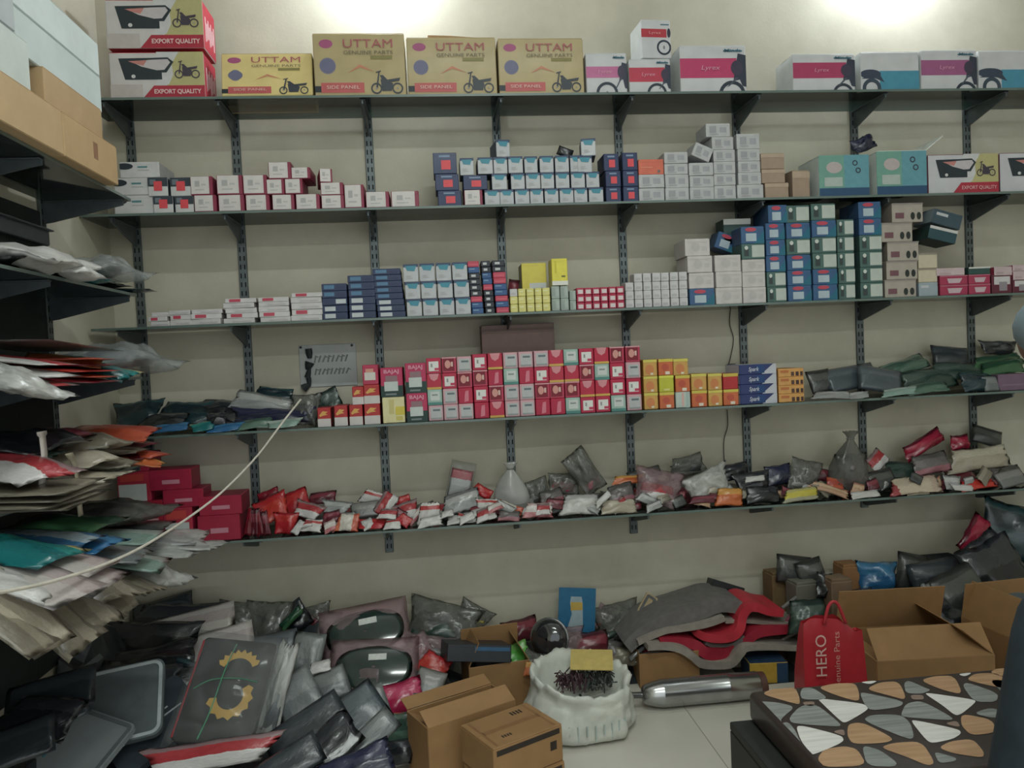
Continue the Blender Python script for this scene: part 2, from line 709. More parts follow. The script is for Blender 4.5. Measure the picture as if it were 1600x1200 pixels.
def decals(dec, w, h, yf):
    """flat print on a front face that spans x -w/2..w/2, z 0..h at depth yf"""
    b = MB()
    cols = []

    def ci(c):
        if c not in cols:
            cols.append(c)
        return cols.index(c)
    def cl(pts):
        for ax in (0, 1):
            for lim, sg in ((0.0, 1), (1.0, -1)):
                out = []
                for i, p in enumerate(pts):
                    q = pts[i - 1]
                    ip, iq = (p[ax] - lim) * sg >= 0, (q[ax] - lim) * sg >= 0
                    if ip != iq:
                        t = (lim - q[ax]) / (p[ax] - q[ax])
                        out.append((q[0] + (p[0] - q[0]) * t, q[1] + (p[1] - q[1]) * t))
                    if ip:
                        out.append(p)
                pts = out
                if not pts:
                    return []
        return pts

    def pl(pts, c):
        pts = cl(pts)
        if len(pts) > 2:
            b.poly([P(*q) for q in pts], ci(c))
    k = 0
    for d in dec:
        k += 1
        y = yf - 0.0003 - 0.00022 * k

        def P(u, v):
            return (-w / 2 + u * w, y, v * h)
        if d[0] == 'r':
            _, u0, v0, u1, v1, c = d
            pl([(u0, v0), (u1, v0), (u1, v1), (u0, v1)], c)
        elif d[0] == 'p':
            pl(list(d[1]), d[2])
        elif d[0] == 'e':
            _, u, v, ru, rv, c = d
            pl([(u + ru * math.cos(t * PI / 10), v + rv * math.sin(t * PI / 10)) for t in range(20)], c)
        elif d[0] == 'o':            # ring: centre u v, outer and inner radius as a share of the height
            _, u, v, ro, ri, c = d
            n = 22
            a = h / w
            for t in range(n):
                q = []
                for (rr, tt) in ((ro, t), (ro, t + 1), (ri, t + 1), (ri, t)):
                    q.append((u + rr * a * math.cos(2 * PI * tt / n), v + rr * math.sin(2 * PI * tt / n)))
                pl(q, d[5])
    return b, [mat(c, 0.45, 0, 0.05, 40) for c in cols]


def text(s, parent, loc, size, c, width=None, rot=(PI / 2, 0, 0), name='lettering', bold=0.0, shear=0.0):
    cu = bpy.data.curves.new(name, 'FONT')
    cu.body = s
    cu.size = size
    cu.align_x = 'CENTER'
    cu.align_y = 'CENTER'
    cu.offset = bold
    cu.shear = shear
    cu.fill_mode = 'FRONT'
    cu.resolution_u = 3
    cu.materials.append(mat(c, 0.45, 0, 0.03, 40))
    o = bpy.data.objects.new(name, cu)
    COL.objects.link(o)
    o.parent = parent
    o.location = loc
    o.rotation_euler = rot
    bpy.context.view_layer.update()
    me = bpy.data.meshes.new_from_object(o.evaluated_get(bpy.context.evaluated_depsgraph_get()))
    bpy.data.objects.remove(o)
    xs = [v.co.x for v in me.vertices]
    k = width / (max(xs) - min(xs)) if width else 1.0
    for v in me.vertices:
        v.co.x *= k
    for c_ in parent.children:
        if c_.name.startswith(('printed_front', 'printed_label')):
            parent = c_
            break
    o = obj(name, me, parent, loc)
    o.rotation_euler = rot
    return o


MOTO = (46, 54, 66)


def moto(u, v, s, c=MOTO, hub=(150, 150, 150), asp=1.0):
    """side view of a motorcycle printed at u, v; s is its length as a share of the width; asp is width over height"""
    def X(a):
        return u + a * s

    def Y(a):
        return v + a * s * asp
    rv = 0.17 * s * asp
    return [('o', X(-0.34), Y(-0.2), rv, rv * 0.72, c), ('o', X(0.34), Y(-0.2), rv, rv * 0.72, c),
            ('p', [(X(-0.16), Y(-0.28)), (X(0.14), Y(-0.28)), (X(0.2), Y(-0.06)), (X(0.05), Y(0.06)), (X(-0.2), Y(0.08))], c),
            ('p', [(X(-0.22), Y(0.2)), (X(-0.12), Y(0.2)), (X(0.02), Y(0.06)), (X(0.44), Y(0.12)), (X(0.4), Y(0.02)), (X(0.1), Y(-0.02)), (X(-0.14), Y(0.02))], c),
            ('p', [(X(-0.26), Y(0.3)), (X(-0.22), Y(0.3)), (X(-0.3), Y(-0.2)), (X(-0.36), Y(-0.2))], c),
            ('p', [(X(-0.34), Y(0.3)), (X(-0.18), Y(0.34)), (X(-0.18), Y(0.3)), (X(-0.34), Y(0.26))], c),
            ('e', X(-0.34), Y(-0.2), 0.03 * s, 0.03 * s * asp, hub), ('e', X(0.34), Y(-0.2), 0.03 * s, 0.03 * s * asp, hub)]


R_ = lambda u0, v0, u1, v1, c: ('r', u0, v0, u1, v1, c)
GL = (176, 176, 180)
K = {
    'teal': ('white box with teal flap', ((190, 193, 198), (46, 62, 98)), [R_(0, .84, 1, 1, (62, 78, 112)), ('p', [(.12, .9), (.88, .9), (.74, .60), (.26, .64)], (64, 148, 172)), R_(.2, .3, .5, .36, GL), R_(.2, .2, .62, .25, GL)]),
    'navyred': ('navy box with red square sticker', ((48, 62, 104), (40, 52, 88)), [R_(.25, .78, .72, .88, (126, 150, 184)), R_(.34, .2, .74, .64, STICK)]),
    'darkred': ('half dark box with red square sticker', ((208, 208, 208), (60, 70, 80)), [R_(0, .52, 1, 1, (58, 68, 78)), R_(.1, .62, .4, .9, (110, 124, 134)), R_(.3, .28, .72, .8, STICK)]),
    'maroon': ('white label box with maroon edges', ((152, 48, 76), (152, 48, 76)), [R_(.03, .07, .85, .98, (214, 208, 206)), R_(.2, .45, .42, .75, (178, 176, 176)), R_(.2, .25, .62, .32, (186, 184, 184)), R_(.5, .5, .7, .6, (190, 188, 188))]),
    'white': ('plain white box with faint print', ((188, 188, 190), (172, 172, 176)), [R_(.14, .3, .42, .78, (160, 160, 166)), R_(.56, .3, .84, .7, (164, 164, 172)), R_(.15, .16, .5, .22, (160, 160, 166))]),
    'whitegrey': ('white box with grey smudged print', ((204, 198, 196), (190, 182, 182)), [('e', .42, .5, .18, .26, (190, 186, 184)), R_(.66, .3, .88, .55, (196, 192, 190)), R_(.1, .78, .9, .83, (205, 198, 196))]),
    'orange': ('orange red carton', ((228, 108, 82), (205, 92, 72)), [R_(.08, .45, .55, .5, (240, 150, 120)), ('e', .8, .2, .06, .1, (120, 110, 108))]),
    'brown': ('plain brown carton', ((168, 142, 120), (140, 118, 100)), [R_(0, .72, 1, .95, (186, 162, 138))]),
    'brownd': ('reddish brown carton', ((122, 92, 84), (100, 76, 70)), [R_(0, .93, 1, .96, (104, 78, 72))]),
    'navyl': ('flat navy box with white label', ((52, 66, 102), (44, 56, 84)), [R_(.1, .2, .52, .82, (196, 202, 206)), R_(.56, .3, .92, .6, (52, 64, 100))]),
    'navyr': ('flat navy box with white label at right', ((52, 66, 102), (44, 56, 84)), [R_(.55, .2, .95, .82, (196, 202, 206)), R_(.1, .3, .45, .6, (52, 64, 100))]),
    'navyb': ('flat navy box with pale blue panel', ((52, 66, 104), (44, 56, 84)), [R_(.1, .25, .5, .8, (82, 128, 168)), R_(.56, .3, .92, .6, (50, 60, 100))]),
    'pinkthin': ('thin rose pink box', ((216, 70, 96), (190, 56, 80)), [R_(.1, .3, .9, .5, (230, 96, 116))]),
    'blackthin': ('thin black box with white word marks', ((48, 52, 62), (40, 44, 52)), [R_(.22, .3, .62, .72, (196, 198, 200))]),
    'bluethin': ('thin blue box', ((52, 92, 150), (44, 76, 120)), [R_(.1, .55, .6, .75, (120, 160, 196))]),
    'yellows': ('small pale yellow box', ((226, 216, 120), (206, 194, 96)), [R_(.12, .55, .7, .75, (236, 232, 168))]),
    'yellowb': ('bright yellow carton', ((232, 218, 60), (196, 186, 110)), [R_(0, 0, 1, .16, (226, 226, 214)), R_(.6, .3, .85, .36, (120, 112, 50)), R_(.2, .45, .3, .9, (214, 198, 40))]),
    'yellowl': ('yellow carton with big white label', ((226, 208, 70), (150, 138, 90)), [R_(.3, .0, .98, .6, (206, 210, 212)), R_(.42, .38, .86, .5, (160, 180, 196))]),
    'greygreen': ('greyish green box', ((164, 178, 168), (140, 152, 144)), [R_(.1, .15, .45, .85, (150, 164, 156)), R_(.55, .2, .9, .8, (176, 188, 180))]),
    'redlab': ('small red box with white label', ((200, 52, 84), (176, 44, 72)), [R_(.18, .18, .86, .74, (224, 206, 208))]),
    'tinywhite': ('tiny white box', ((206, 204, 206), (178, 170, 174)), [R_(.15, .2, .8, .5, (190, 186, 190))]),
    'blue': ('blue carton with red oval', ((56, 98, 146), (48, 78, 116)), [('p', [(.55, 0), (1, 0), (1, .75)], (34, 112, 140)), ('e', .42, .82, .24, .12, (206, 70, 90)), R_(.2, .14, .66, .6, (176, 194, 206))]),
    'green': ('dark green carton with white label', ((76, 112, 106), (56, 84, 80)), [R_(.44, .12, .98, .9, (190, 198, 190)), R_(.1, .2, .3, .7, (60, 72, 74)), ('e', .2, .74, .08, .13, (206, 212, 206))]),
    'beige': ('beige carton with two black ovals', ((176, 166, 154), (138, 128, 116)), [R_(.1, .2, .38, .5, (126, 82, 92)), ('e', .66, .32, .07, .2, (44, 52, 50)), ('e', .86, .32, .07, .2, (44, 52, 50)), R_(0, .92, 1, 1, (150, 140, 136))]),
    'cream': ('small cream box', ((206, 194, 166), (170, 158, 136)), [R_(0, .88, 1, 1, (150, 140, 126))]),
    'paleb': ('small pale blue box', ((158, 174, 184), (132, 146, 156)), [R_(.1, .6, .5, .8, (196, 200, 204))]),
    'pinkbox': ('crimson carton with white emblem', ((184, 52, 88), (140, 40, 66)), [('p', [(.3, .2), (.7, .2), (.8, .7), (.25, .7)], (206, 178, 188)), R_(0, .92, 1, 1, (206, 120, 140))]),
    'darkwine': ('wine red carton with grey label', ((110, 40, 58), (90, 34, 48)), [R_(.1, .5, .9, .95, (206, 202, 204)), R_(.35, .15, .75, .65, (150, 140, 150))]),
    'palepink': ('pinkish white carton', ((206, 182, 186), (150, 50, 70)), [R_(.1, .2, .5, .4, (190, 160, 166))]),
    'dkgreenw': ('dark green box with white rim', ((48, 82, 78), (40, 66, 62)), [R_(0, .78, 1, 1, (210, 210, 206))]),
    'script': ('red box with yellow script', ((196, 44, 44), (150, 34, 44)), [R_(0, 0, 1, .42, (206, 198, 196)), ('p', [(.12, .6), (.4, .82), (.8, .78), (.6, .68), (.78, .62), (.4, .58), (.2, .52)], (228, 168, 80))]),
    'scriptw': ('crimson box with white smeared label', ((200, 48, 84), (170, 34, 66)), [R_(.12, .22, .82, .62, (214, 206, 200)), R_(.2, .62, .7, .8, (224, 150, 130))]),
    'bajaj': ('pink topped carton with dark green base', ((206, 44, 92), (160, 30, 66)), [R_(0, 0, 1, .38, (36, 66, 62)), R_(.22, .48, .76, .72, (150, 112, 120)), R_(.16, .2, .78, .52, (196, 204, 202)), R_(.2, .06, .7, .12, (120, 130, 132))]),
    'yellowcr': ('pale yellow carton with yellow panel', ((224, 214, 156), (150, 140, 100)), [R_(.58, .3, 1, .62, (216, 196, 60)), R_(.3, .35, .52, .9, (208, 192, 120)), R_(.6, .1, .9, .25, (206, 190, 90))]),
    'emblem': ('red box with round cream emblem', ((206, 56, 88), (176, 40, 70)), [R_(.08, .12, .86, .92, (140, 24, 46)), ('e', .4, .55, .2, .26, (222, 150, 140)), R_(.62, .4, .76, .7, (222, 180, 170)), R_(0, .92, 1, 1, (224, 150, 160))]),
    'redlabel': ('red box with white paper label', ((204, 36, 74), (172, 30, 62)), [R_(.16, .16, .84, .78, (226, 224, 220)), R_(.3, .42, .42, .64, (150, 150, 150)), R_(.56, .2, .84, .36, (206, 60, 96))]),
    'greylabel': ('white fronted box with grey panel', ((214, 160, 170), (178, 60, 86)), [R_(.14, .1, .9, .86, (186, 188, 190)), R_(.3, .62, .8, .74, (100, 116, 122)), R_(.14, .1, .9, .2, (150, 158, 160))]),
    'crimson': ('crimson box with pink lettering', ((202, 26, 66), (176, 22, 56)), [('p', [(.4, .1), (.7, .16), (.72, .84), (.5, .8), (.44, .5)], (226, 120, 140))]),
    'arc': ('red box with pink half disc', ((206, 34, 66), (176, 28, 56)), [('p', [(.15, 1), (.85, 1), (.74, .66), (.5, .52), (.26, .66)], (226, 140, 150)), R_(0, 0, 1, .14, (216, 168, 72))]),
    'mint': ('mint green and white box', ((158, 190, 178), (60, 120, 104)), [R_(.2, .3, .84, .86, (206, 212, 208)), R_(0, 0, 1, .18, (80, 140, 134)), R_(.3, .6, .7, .7, (140, 150, 150))]),
    'gold': ('gold and orange box', ((214, 160, 74), (178, 128, 50)), [R_(0, .84, 1, 1, (220, 206, 84)), ('e', .45, .4, .3, .3, (218, 130, 72)), R_(.5, .08, .7, .2, (226, 216, 190))]),
    'goldorange': ('orange box with gold rim', ((218, 104, 56), (180, 86, 44)), [R_(0, .82, 1, 1, (216, 196, 70)), R_(.45, .06, .75, .24, (230, 216, 196)), ('e', .45, .5, .25, .2, (206, 84, 60))]),
    'lime': ('lime yellow foil box', ((198, 196, 44), (160, 156, 36)), [R_(0, .86, 1, 1, (224, 226, 70)), R_(.3, .1, .7, .2, (220, 214, 130))]),
    'goldred': ('red box with gold top edge', ((200, 40, 44), (160, 34, 36)), [R_(0, .8, 1, 1, (214, 186, 66))]),
    'holo': ('white holographic box', ((190, 204, 194), (160, 170, 160)), [R_(.42, .1, .56, .95, (226, 176, 168)), R_(.7, 0, .9, 1, (168, 190, 184))]),
    'blues': ('flat blue box with white script', ((42, 58, 122), (190, 190, 200)), [('p', [(.6, 0), (1, 0), (1, 1), (.92, 1)], (196, 198, 210)), R_(.46, .1, .68, .9, (30, 70, 130))]),
    'icons': ('flat orange box with black icons', ((224, 160, 82), (180, 124, 60)), [R_(.5, .1, .62, .6, (90, 62, 52)), R_(.68, .1, .8, .6, (72, 48, 46)), R_(.86, .1, .96, .6, (72, 48, 46)), R_(.08, .5, .4, .8, (206, 116, 60))]),
    'paperflat': ('flat white carton', ((208, 204, 204), (186, 178, 178)), [R_(.3, .25, .9, .5, (190, 184, 186))]),
    'paperred': ('flat white carton with red mark', ((210, 206, 206), (186, 178, 178)), [R_(.14, .2, .5, .85, (206, 70, 92))]),
    'crimsont': ('crimson carton with white print', ((176, 28, 62), (140, 22, 50)), [R_(.3, .3, .72, .5, (206, 130, 150))]),
    'crimsonw': ('crimson carton with white lower label', ((190, 40, 66), (176, 24, 62)), [R_(.04, 0, .88, .58, (190, 196, 196)), R_(.1, .68, .8, .92, (210, 64, 60))]),
    'crimsone': ('crimson carton with white round emblem', ((176, 24, 52), (140, 20, 44)), [('e', .5, .58, .22, .14, (200, 150, 158)), R_(.3, .2, .8, .32, (206, 150, 160))]),
    'winep': ('dull purple carton', ((120, 92, 116), (96, 72, 92)), [R_(.1, .3, .9, .4, (136, 108, 130))]),
    'tray': ('white tray carton with dark oval end', ((206, 206, 208), (190, 190, 192)), [('e', .12, .72, .22, .2, (46, 56, 68)), R_(.45, .62, .7, .72, (80, 140, 146)), R_(.45, .45, .75, .5, (180, 180, 182))]),
}


BOXN = {k: n for n, ks in (('flat_carton', 'navyl navyr navyb blues icons paperflat paperred'), ('thin_box', 'pinkthin blackthin bluethin'), ('small_box', 'yellows redlab tinywhite greygreen'),
                           ('tray_carton', 'tray'), ('storage_carton', 'brown beige blue green cream paleb winep'), ('foil_box', 'gold goldorange lime goldred holo')) for k in ks.split()}


def carton(kind, w, d, h, gap=True):
    desc, (c0, c1), dec = K[kind]
    b = MB()
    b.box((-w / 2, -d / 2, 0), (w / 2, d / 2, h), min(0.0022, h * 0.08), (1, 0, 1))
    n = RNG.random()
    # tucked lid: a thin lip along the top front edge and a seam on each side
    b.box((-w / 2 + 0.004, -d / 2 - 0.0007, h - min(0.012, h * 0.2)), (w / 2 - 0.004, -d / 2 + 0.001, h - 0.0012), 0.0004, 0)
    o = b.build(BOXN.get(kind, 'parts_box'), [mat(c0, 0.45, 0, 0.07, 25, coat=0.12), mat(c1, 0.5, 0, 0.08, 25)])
    db, ms = decals(dec, w, h, -d / 2 - 0.0006)
    db.build('printed_label', ms, o)
    return o


LAYER = ['bottom layer', 'second layer up', 'third layer up', 'fourth layer up', 'fifth layer up', 'sixth layer up', 'seventh layer up', 'eighth layer up', 'ninth layer up', 'tenth layer up']
USED = {}


def block(shelf, cols, where, group, Y=-0.285, depth=0.16, jit=1.0, name=None, Z=None):
    """columns of boxes standing on a shelf: (x0, x1, [(kind, height px, options), ...]) bottom box first"""
    z0 = (SHZ[shelf] if Z is None else Z) + 0.0008
    for ci, (x0, x1, items) in enumerate(cols):
        xm = (x0 + x1) / 2
        yb = shelf_py(z0, xm, Y)
        s = (aty(xm + 10, yb, Y).x - aty(xm - 10, yb, Y).x) / 20.0
        vs = (aty(xm, yb - 20, Y).z - aty(xm, yb, Y).z) / 20.0
        X = aty(xm, yb, Y).x
        z = z0
        yj = RNG.uniform(-0.004, 0.004)
        for ri, it in enumerate(items):
            kind, hp = it[0], it[1]
            op = it[2] if len(it) > 2 else {}
            w = op.get('w', x1 - x0) * s - 0.0012
            h = hp * vs - 0.0006
            dd = op.get('d', depth)
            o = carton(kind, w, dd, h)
            if name:
                o.name = name
            o.location = (X + op.get('dx', 0) * s, Y + dd / 2 + 0.006 + yj + RNG.uniform(-0.003, 0.003) * jit - op.get('out', 0), z)
            o.rotation_euler = (rad(op.get('lean', 0)), rad(op.get('tip', 0)), rad(op.get('yaw', RNG.uniform(-1.2, 1.2) * jit)))
            lift = op.get('lift', 0)
            o.location.z += lift
            z += h + 0.0006
            desc = K[kind][0]
            if len(cols) == 1:
                lab = '%s, %s, %s' % (desc, LAYER[ri], where)
            else:
                lab = '%s, %s, %s column %s' % (desc, LAYER[ri].replace(' up', ''), ORD[ci], where)
            tag(o, op.get('label', lab), 'box', group)
            if kind == 'bajaj':
                text('BAJAJ', o, (0, -dd / 2 - 0.003, h * 0.86), h * 0.17, (232, 150, 176), w * 0.68, bold=0.0006)
    return


# second shelf, from the left
block(2, [(178, 240, [('tray', 30), ('tray', 27, {'dx': 2}), ('tray', 25, {'dx': 12})])], 'left end of second shelf', 'white tray cartons', depth=0.2)
block(2, [(240, 271, [('darkred', 27), ('darkred', 29, {'dx': -7})]), (273, 303, [('darkred', 27), ('darkred', 29, {'dx': -4, 'w': 33})])], 'beside the white trays', 'half dark boxes with red stickers')
block(2, [(304, 339, [('maroon', 27), ('maroon', 30, {'dx': -5})]), (341, 382, [('maroon', 27), ('maroon', 31, {'dx': -2})]), (384, 422, [('maroon', 26), ('maroon', 31, {'dx': -3})]),
          (425, 460, [('maroon', 25), ('maroon', 24, {'w': 28, 'dx': -10}), ('maroon', 27, {'w': 36, 'dx': -3})]), (462, 500, [('maroon', 25), ('maroon', 24, {'w': 28, 'dx': -20}), ('maroon', 18, {'dx': -8, 'w': 30})]),
          (502, 538, [('maroon', 22), ('maroon', 20), ('maroon', 22, {'dx': -14, 'w': 20, 'yaw': 12})]), (539, 570, [('maroon', 38)]), (572, 609, [('maroon', 26)]), (611, 655, [('maroon', 26)])],
      'white maroon stack', 'white and maroon boxes on the second shelf', depth=0.15)
block(2, [(685, 722, [('navyred', 25), ('navyred', 26, {'dx': -3}), ('navyred', 33, {'dx': -5})]),
          (726, 755, [('maroon', 25), ('navyred', 23, {'dx': 4, 'w': 38}), ('teal', 27, {'w': 22, 'dx': -8})]),
          (757, 781, [('teal', 24, {'dx': 1}), ('teal', 25, {'dx': 13}), ('teal', 26, {'dx': -8}), ]),
          (782, 804, [('teal', 24), ('teal', 25, {'dx': 18}), ('teal', 26, {'dx': -8}), ('teal', 27, {'dx': -6, 'yaw': 8})]),
          (805, 828, [('teal', 24), ('teal', 25, {'dx': 18}), ('teal', 26, {'dx': -8})]),
          (829, 850, [('teal', 24), ('teal', 25, {'dx': 18}), ('teal', 26, {'dx': -7})]),
          (852, 874, [('teal', 24), ('teal', 25, {'dx': 18}), ('teal', 26, {'dx': -6})]),
          (875, 897, [('teal', 24), ('teal', 25, {'dx': 19}), ('teal', 26, {'dx': -5})]),
          (898, 919, [('teal', 24), ('teal', 25, {'dx': 20}), ('teal', 26, {'dx': -4})]),
          (921, 944, [('teal', 24), ('teal', 26, {'dx': -16, 'lift': 0.0665}), ('teal', 27, {'dx': -6, 'yaw': -8, 'lift': 0.0665})]),
          (945, 946, []),
          (948, 972, [('navyred', 24), ('navyred', 25), ('navyred', 27, {'dx': -2})]), (975, 999, [('navyred', 24), ('navyred', 25), ('navyred', 28)])],
      'white teal stack', 'white and teal boxes on the second shelf', depth=0.13, jit=0.5)
block(2, [(1000, 1040, [('white', 21), ('white', 21), ('orange', 24)]), (1041, 1078, [('white', 20), ('white', 21), ('white', 17), ('white', 18)]),
          (1079, 1117, [('white', 20), ('white', 18), ('white', 20), ('white', 22, {'tip': 24, 'w': 30, 'd': 0.12, 'lift': 0.018, 'dx': -2})]), (1118, 1152, [('white', 22), ('white', 18), ('white', 19), ('white', 19), ('white', 20, {'dx': -2}), ('white', 21, {'dx': -8, 'w': 38})]),
          (1153, 1194, [('white', 22), ('white', 19, {'w': 36}), ('white', 18, {'w': 35}), ('white', 19, {'w': 35}), ('white', 24, {'w': 36})])],
      'white box pile', 'plain white boxes on the second shelf', depth=0.14)
block(2, [(1197, 1234, [('brown', 24), ('brown', 22, {'dx': -4}), ('brown', 25, {'dx': -5})]), (1237, 1266, [('brown', 43, {'yaw': 6})])], 'beside the white box pile', 'brown cartons on the second shelf', depth=0.17)

# third shelf
fl_ = lambda *hs: [(('paperred' if i % 3 == 1 else 'paperflat'), h, {'dx': RNG.uniform(-3, 3), 'yaw': RNG.uniform(-5, 5), 'd': RNG.uniform(.12, .17)}) for i, h in enumerate(hs)]
block(3, [(232, 262, fl_(8, 7, 7)), (264, 298, fl_(9, 8, 7)), (300, 348, fl_(9, 8, 7)), (351, 400, fl_(8, 8, 8, 8, 7)), (404, 452, fl_(8, 8, 9, 7, 7)), (455, 504, fl_(9, 9, 10, 9, 7))],
      'flat white heap', 'flat white cartons on the third shelf', depth=0.15)
nl = lambda *ks: [({'l': 'navyl', 'r': 'navyr', 'b': 'navyb'}[k], 11.3) for k in ks]
block(3, [(504, 544, nl('l', 'l', 'r', 'b', 'b')), (546, 588, nl('l', 'l', 'l', 'b', 'b', 'b')), (590, 634, [(k, 9.6, o) for (k, _), o in zip(nl('l', 'l', 'l', 'b', 'b', 'b', 'b', 'b'), [{'dx': -i * .7} for i in range(8)])])],
      'stepped navy stack', 'flat navy boxes on the third shelf', depth=0.17, jit=0.6)
block(3, [(636 + i * 25.5, 660 + i * 25.5, [('teal', 27), ('teal', 27, {'dx': -1.5}), ('teal', 28, {'dx': -3})]) for i in range(4)], 'tall white teal square', 'white and teal boxes on the third shelf', depth=0.15, jit=0.5)
th = lambda st: [({'p': 'pinkthin', 'k': 'blackthin', 'b': 'bluethin'}[c], 9.2, {'dx': -i * 0.5}) for i, c in enumerate(st)]
block(3, [(738, 756, th('bbpkkkkbpp')[:9]), (759, 774, th('kkkkpbbkkk')[:9]), (776, 796, th('pbpbbppkkp')[:9])], 'thin mixed stacks', 'thin pink, black and blue boxes', depth=0.12, jit=0.5)
block(3, [(798, 810, [('yellows', 13), ('yellows', 12), ('tinywhite', 12)]), (811, 823, [('yellows', 13), ('yellows', 12), ('yellows', 12)]), (824, 836, [('yellows', 13), ('yellows', 12), ('yellows', 12)]),
          (837, 848, [('yellows', 13), ('yellows', 12), ('yellows', 12)]), (849, 861, [('yellows', 13), ('yellows', 12), ('yellows', 12)]), ], 'small yellow stack', 'small yellow boxes', depth=0.07, jit=0.4)
block(3, [(818, 857, [('yellowl', 78)])], 'behind the small yellow boxes', 'yellow cartons on the third shelf', Y=-0.20, depth=0.12, jit=0)
block(3, [(863, 876, [('greygreen', 19), ('greygreen', 20)]), (877, 890, [('greygreen', 19), ('greygreen', 20)]), (891, 901, [('greygreen', 15), ('greygreen', 16)])], 'grey green stack', 'greyish green boxes', depth=0.1, jit=0.4)
o_before = len(bpy.data.objects)
block(3, [(863, 888, [('yellowb', 42)])], 'on the grey green boxes', 'yellow cartons on the third shelf', Z=SHZ[3] + 0.112, depth=0.1, jit=0)
block(3, [(902 + i * 12.5, 914 + i * 12.5, [('redlab', 11.5), ('redlab', 11.5), ('redlab', 11.5)]) for i in range(6)], 'small red grid', 'small red boxes with white labels', depth=0.09, jit=0.4)
block(3, [(979 + i * 14, 992 + i * 14, [('tinywhite', 13), ('tinywhite', 13.5), ('tinywhite', 13.5)] + ([('tinywhite', 13.5)] if 0 < i < 7 else [])) for i in range(7)], 'tiny white stack', 'tiny white boxes on the third shelf', depth=0.08, jit=0.6)
block(3, [(1079, 1118, [('blue', 26), ('whitegrey', 25), ('whitegrey', 26, {'dx': -2}), ('whitegrey', 27, {'dx': -5})]), (1120, 1161, [('whitegrey', 26), ('whitegrey', 25), ('whitegrey', 26)]), (1163, 1199, [('whitegrey', 25), ('whitegrey', 24), ('whitegrey', 20), ('green', 24, {'dx': 0}), ('blue', 27)])],
      'white smudged stack', 'white boxes with smudged print on the third shelf', depth=0.16)
block(3, [(1201, 1231, [('green', 24), ('green', 24), ('blue', 25), ('blue', 25), ('blue', 26), ('blue', 28, {'dx': 5})]),
          (1233, 1270, [('blue', 25), ('blue', 24), ('blue', 24), ('green', 25), ('blue', 25), ('green', 27)]),
          (1272, 1310, [('blue', 25), ('blue', 24), ('green', 25), ('green', 25), ('blue', 26), ('green', 26)]),
          (1312, 1338, [('green', 25), ('green', 24), ('green', 25), ('green', 25), ('green', 26)]),
          (1346, 1381, [('green', 25), ('green', 24), ('green', 25), ('green', 25), ('blue', 26), ('blue', 26)]),
          (1385, 1434, [('beige', 28), ('beige', 29, {'dx': 2}), ('beige', 30, {'dx': 5}), ('beige', 30, {'dx': -4}), ('beige', 30, {'dx': 13})]),
          (1438, 1468, [('paleb', 22), ('cream', 22), ('cream', 24)])],
      'blue green wall', 'blue, green and beige cartons on the third shelf', depth=0.17, jit=0.6)
block(3, [(1470, 1514, [('pinkbox', 16), ('pinkbox', 15), ('palepink', 12, {'dx': -4})]), (1515, 1549, [('pinkbox', 16), ('pinkbox', 15), ('dkgreenw', 12)]), (1551, 1583, [('darkwine', 28), ('palepink', 14, {'yaw': 8})]), (1585, 1612, [('darkwine', 20), ('palepink', 14), ('palepink', 10)])],
      'pink pile at right end', 'crimson and pink cartons on the third shelf', depth=0.16)

# fourth shelf
block(4, [(497, 518, [('script', 30)]), (523, 544, [('script', 32)]), (547, 568, [('script', 32), ('script', 28, {'w': 18, 'dx': 4})]), (570, 595, [('script', 32), ('script', 30), ('scriptw', 31)])],
      'left of the red block', 'red boxes with yellow script', depth=0.12)
block(4, [(598, 633, [('yellowcr', 41), ('bajaj', 46)]), (636, 669, [('bajaj', 45), ('bajaj', 47)])], 'beside the script boxes', 'cartons beside the red block', depth=0.16)
RB = ['greylabel mint arc redlabel', 'greylabel greylabel redlabel emblem', 'greylabel crimson emblem greylabel', 'crimson redlabel emblem redlabel', 'arc emblem crimson arc',
      'greylabel greylabel mint greylabel', 'greylabel greylabel crimson greylabel', 'crimson emblem redlabel greylabel', 'crimson emblem arc arc', 'mint emblem arc mint', 'redlabel arc emblem redlabel',
      'redlabel arc mint arc', 'mint redlabel redlabel emblem', 'greylabel redlabel greylabel emblem']
bx = [670, 694, 718, 742, 766, 790, 814, 838, 861, 885, 908, 932, 956, 981]
block(4, [(bx[i], bx[i] + 23, [(k, 25.2 if i > 2 else 24.6) for k in RB[i].split()]) for i in range(14)], 'big red block', 'red boxes in the big block', depth=0.13, jit=0.7)
block(4, [(758, 872, [('brownd', 140)])], 'standing behind the big red block', None, Y=-0.135, depth=0.11, jit=0)
block(4, [(1008, 1030, [('gold', 26), ('gold', 26), ('gold', 26)]), (1032, 1055, [('goldorange', 26), ('lime', 26), ('goldorange', 26)]), (1057, 1080, [('holo', 25), ('goldorange', 26), ('gold', 26, {'dx': -2})]),
          (1082, 1106, [('goldorange', 26), ('gold', 26)]), (1108, 1130, [('gold', 25), ('gold', 26)]), (1132, 1156, [('goldorange', 25), ('goldred', 25)])], 'gold block', 'gold and orange boxes', depth=0.12, jit=0.6)
block(4, [(1158, 1216, [('blues', 15.5), ('blues', 15.5), ('blues', 15.5), ('blues', 15.5)])], 'right of the gold block', 'flat blue boxes with white script', depth=0.17, jit=0.4)
block(4, [(1218, 1258, [('icons', 13.2), ('icons', 13.2), ('icons', 13.2), ('icons', 13.2)])], 'right of the blue script boxes', 'flat orange boxes with black icons', depth=0.17, jit=0.4)
block(4, [(1561, 1612, [('winep', 26)])], 'right end of the fourth shelf', None, depth=0.15)
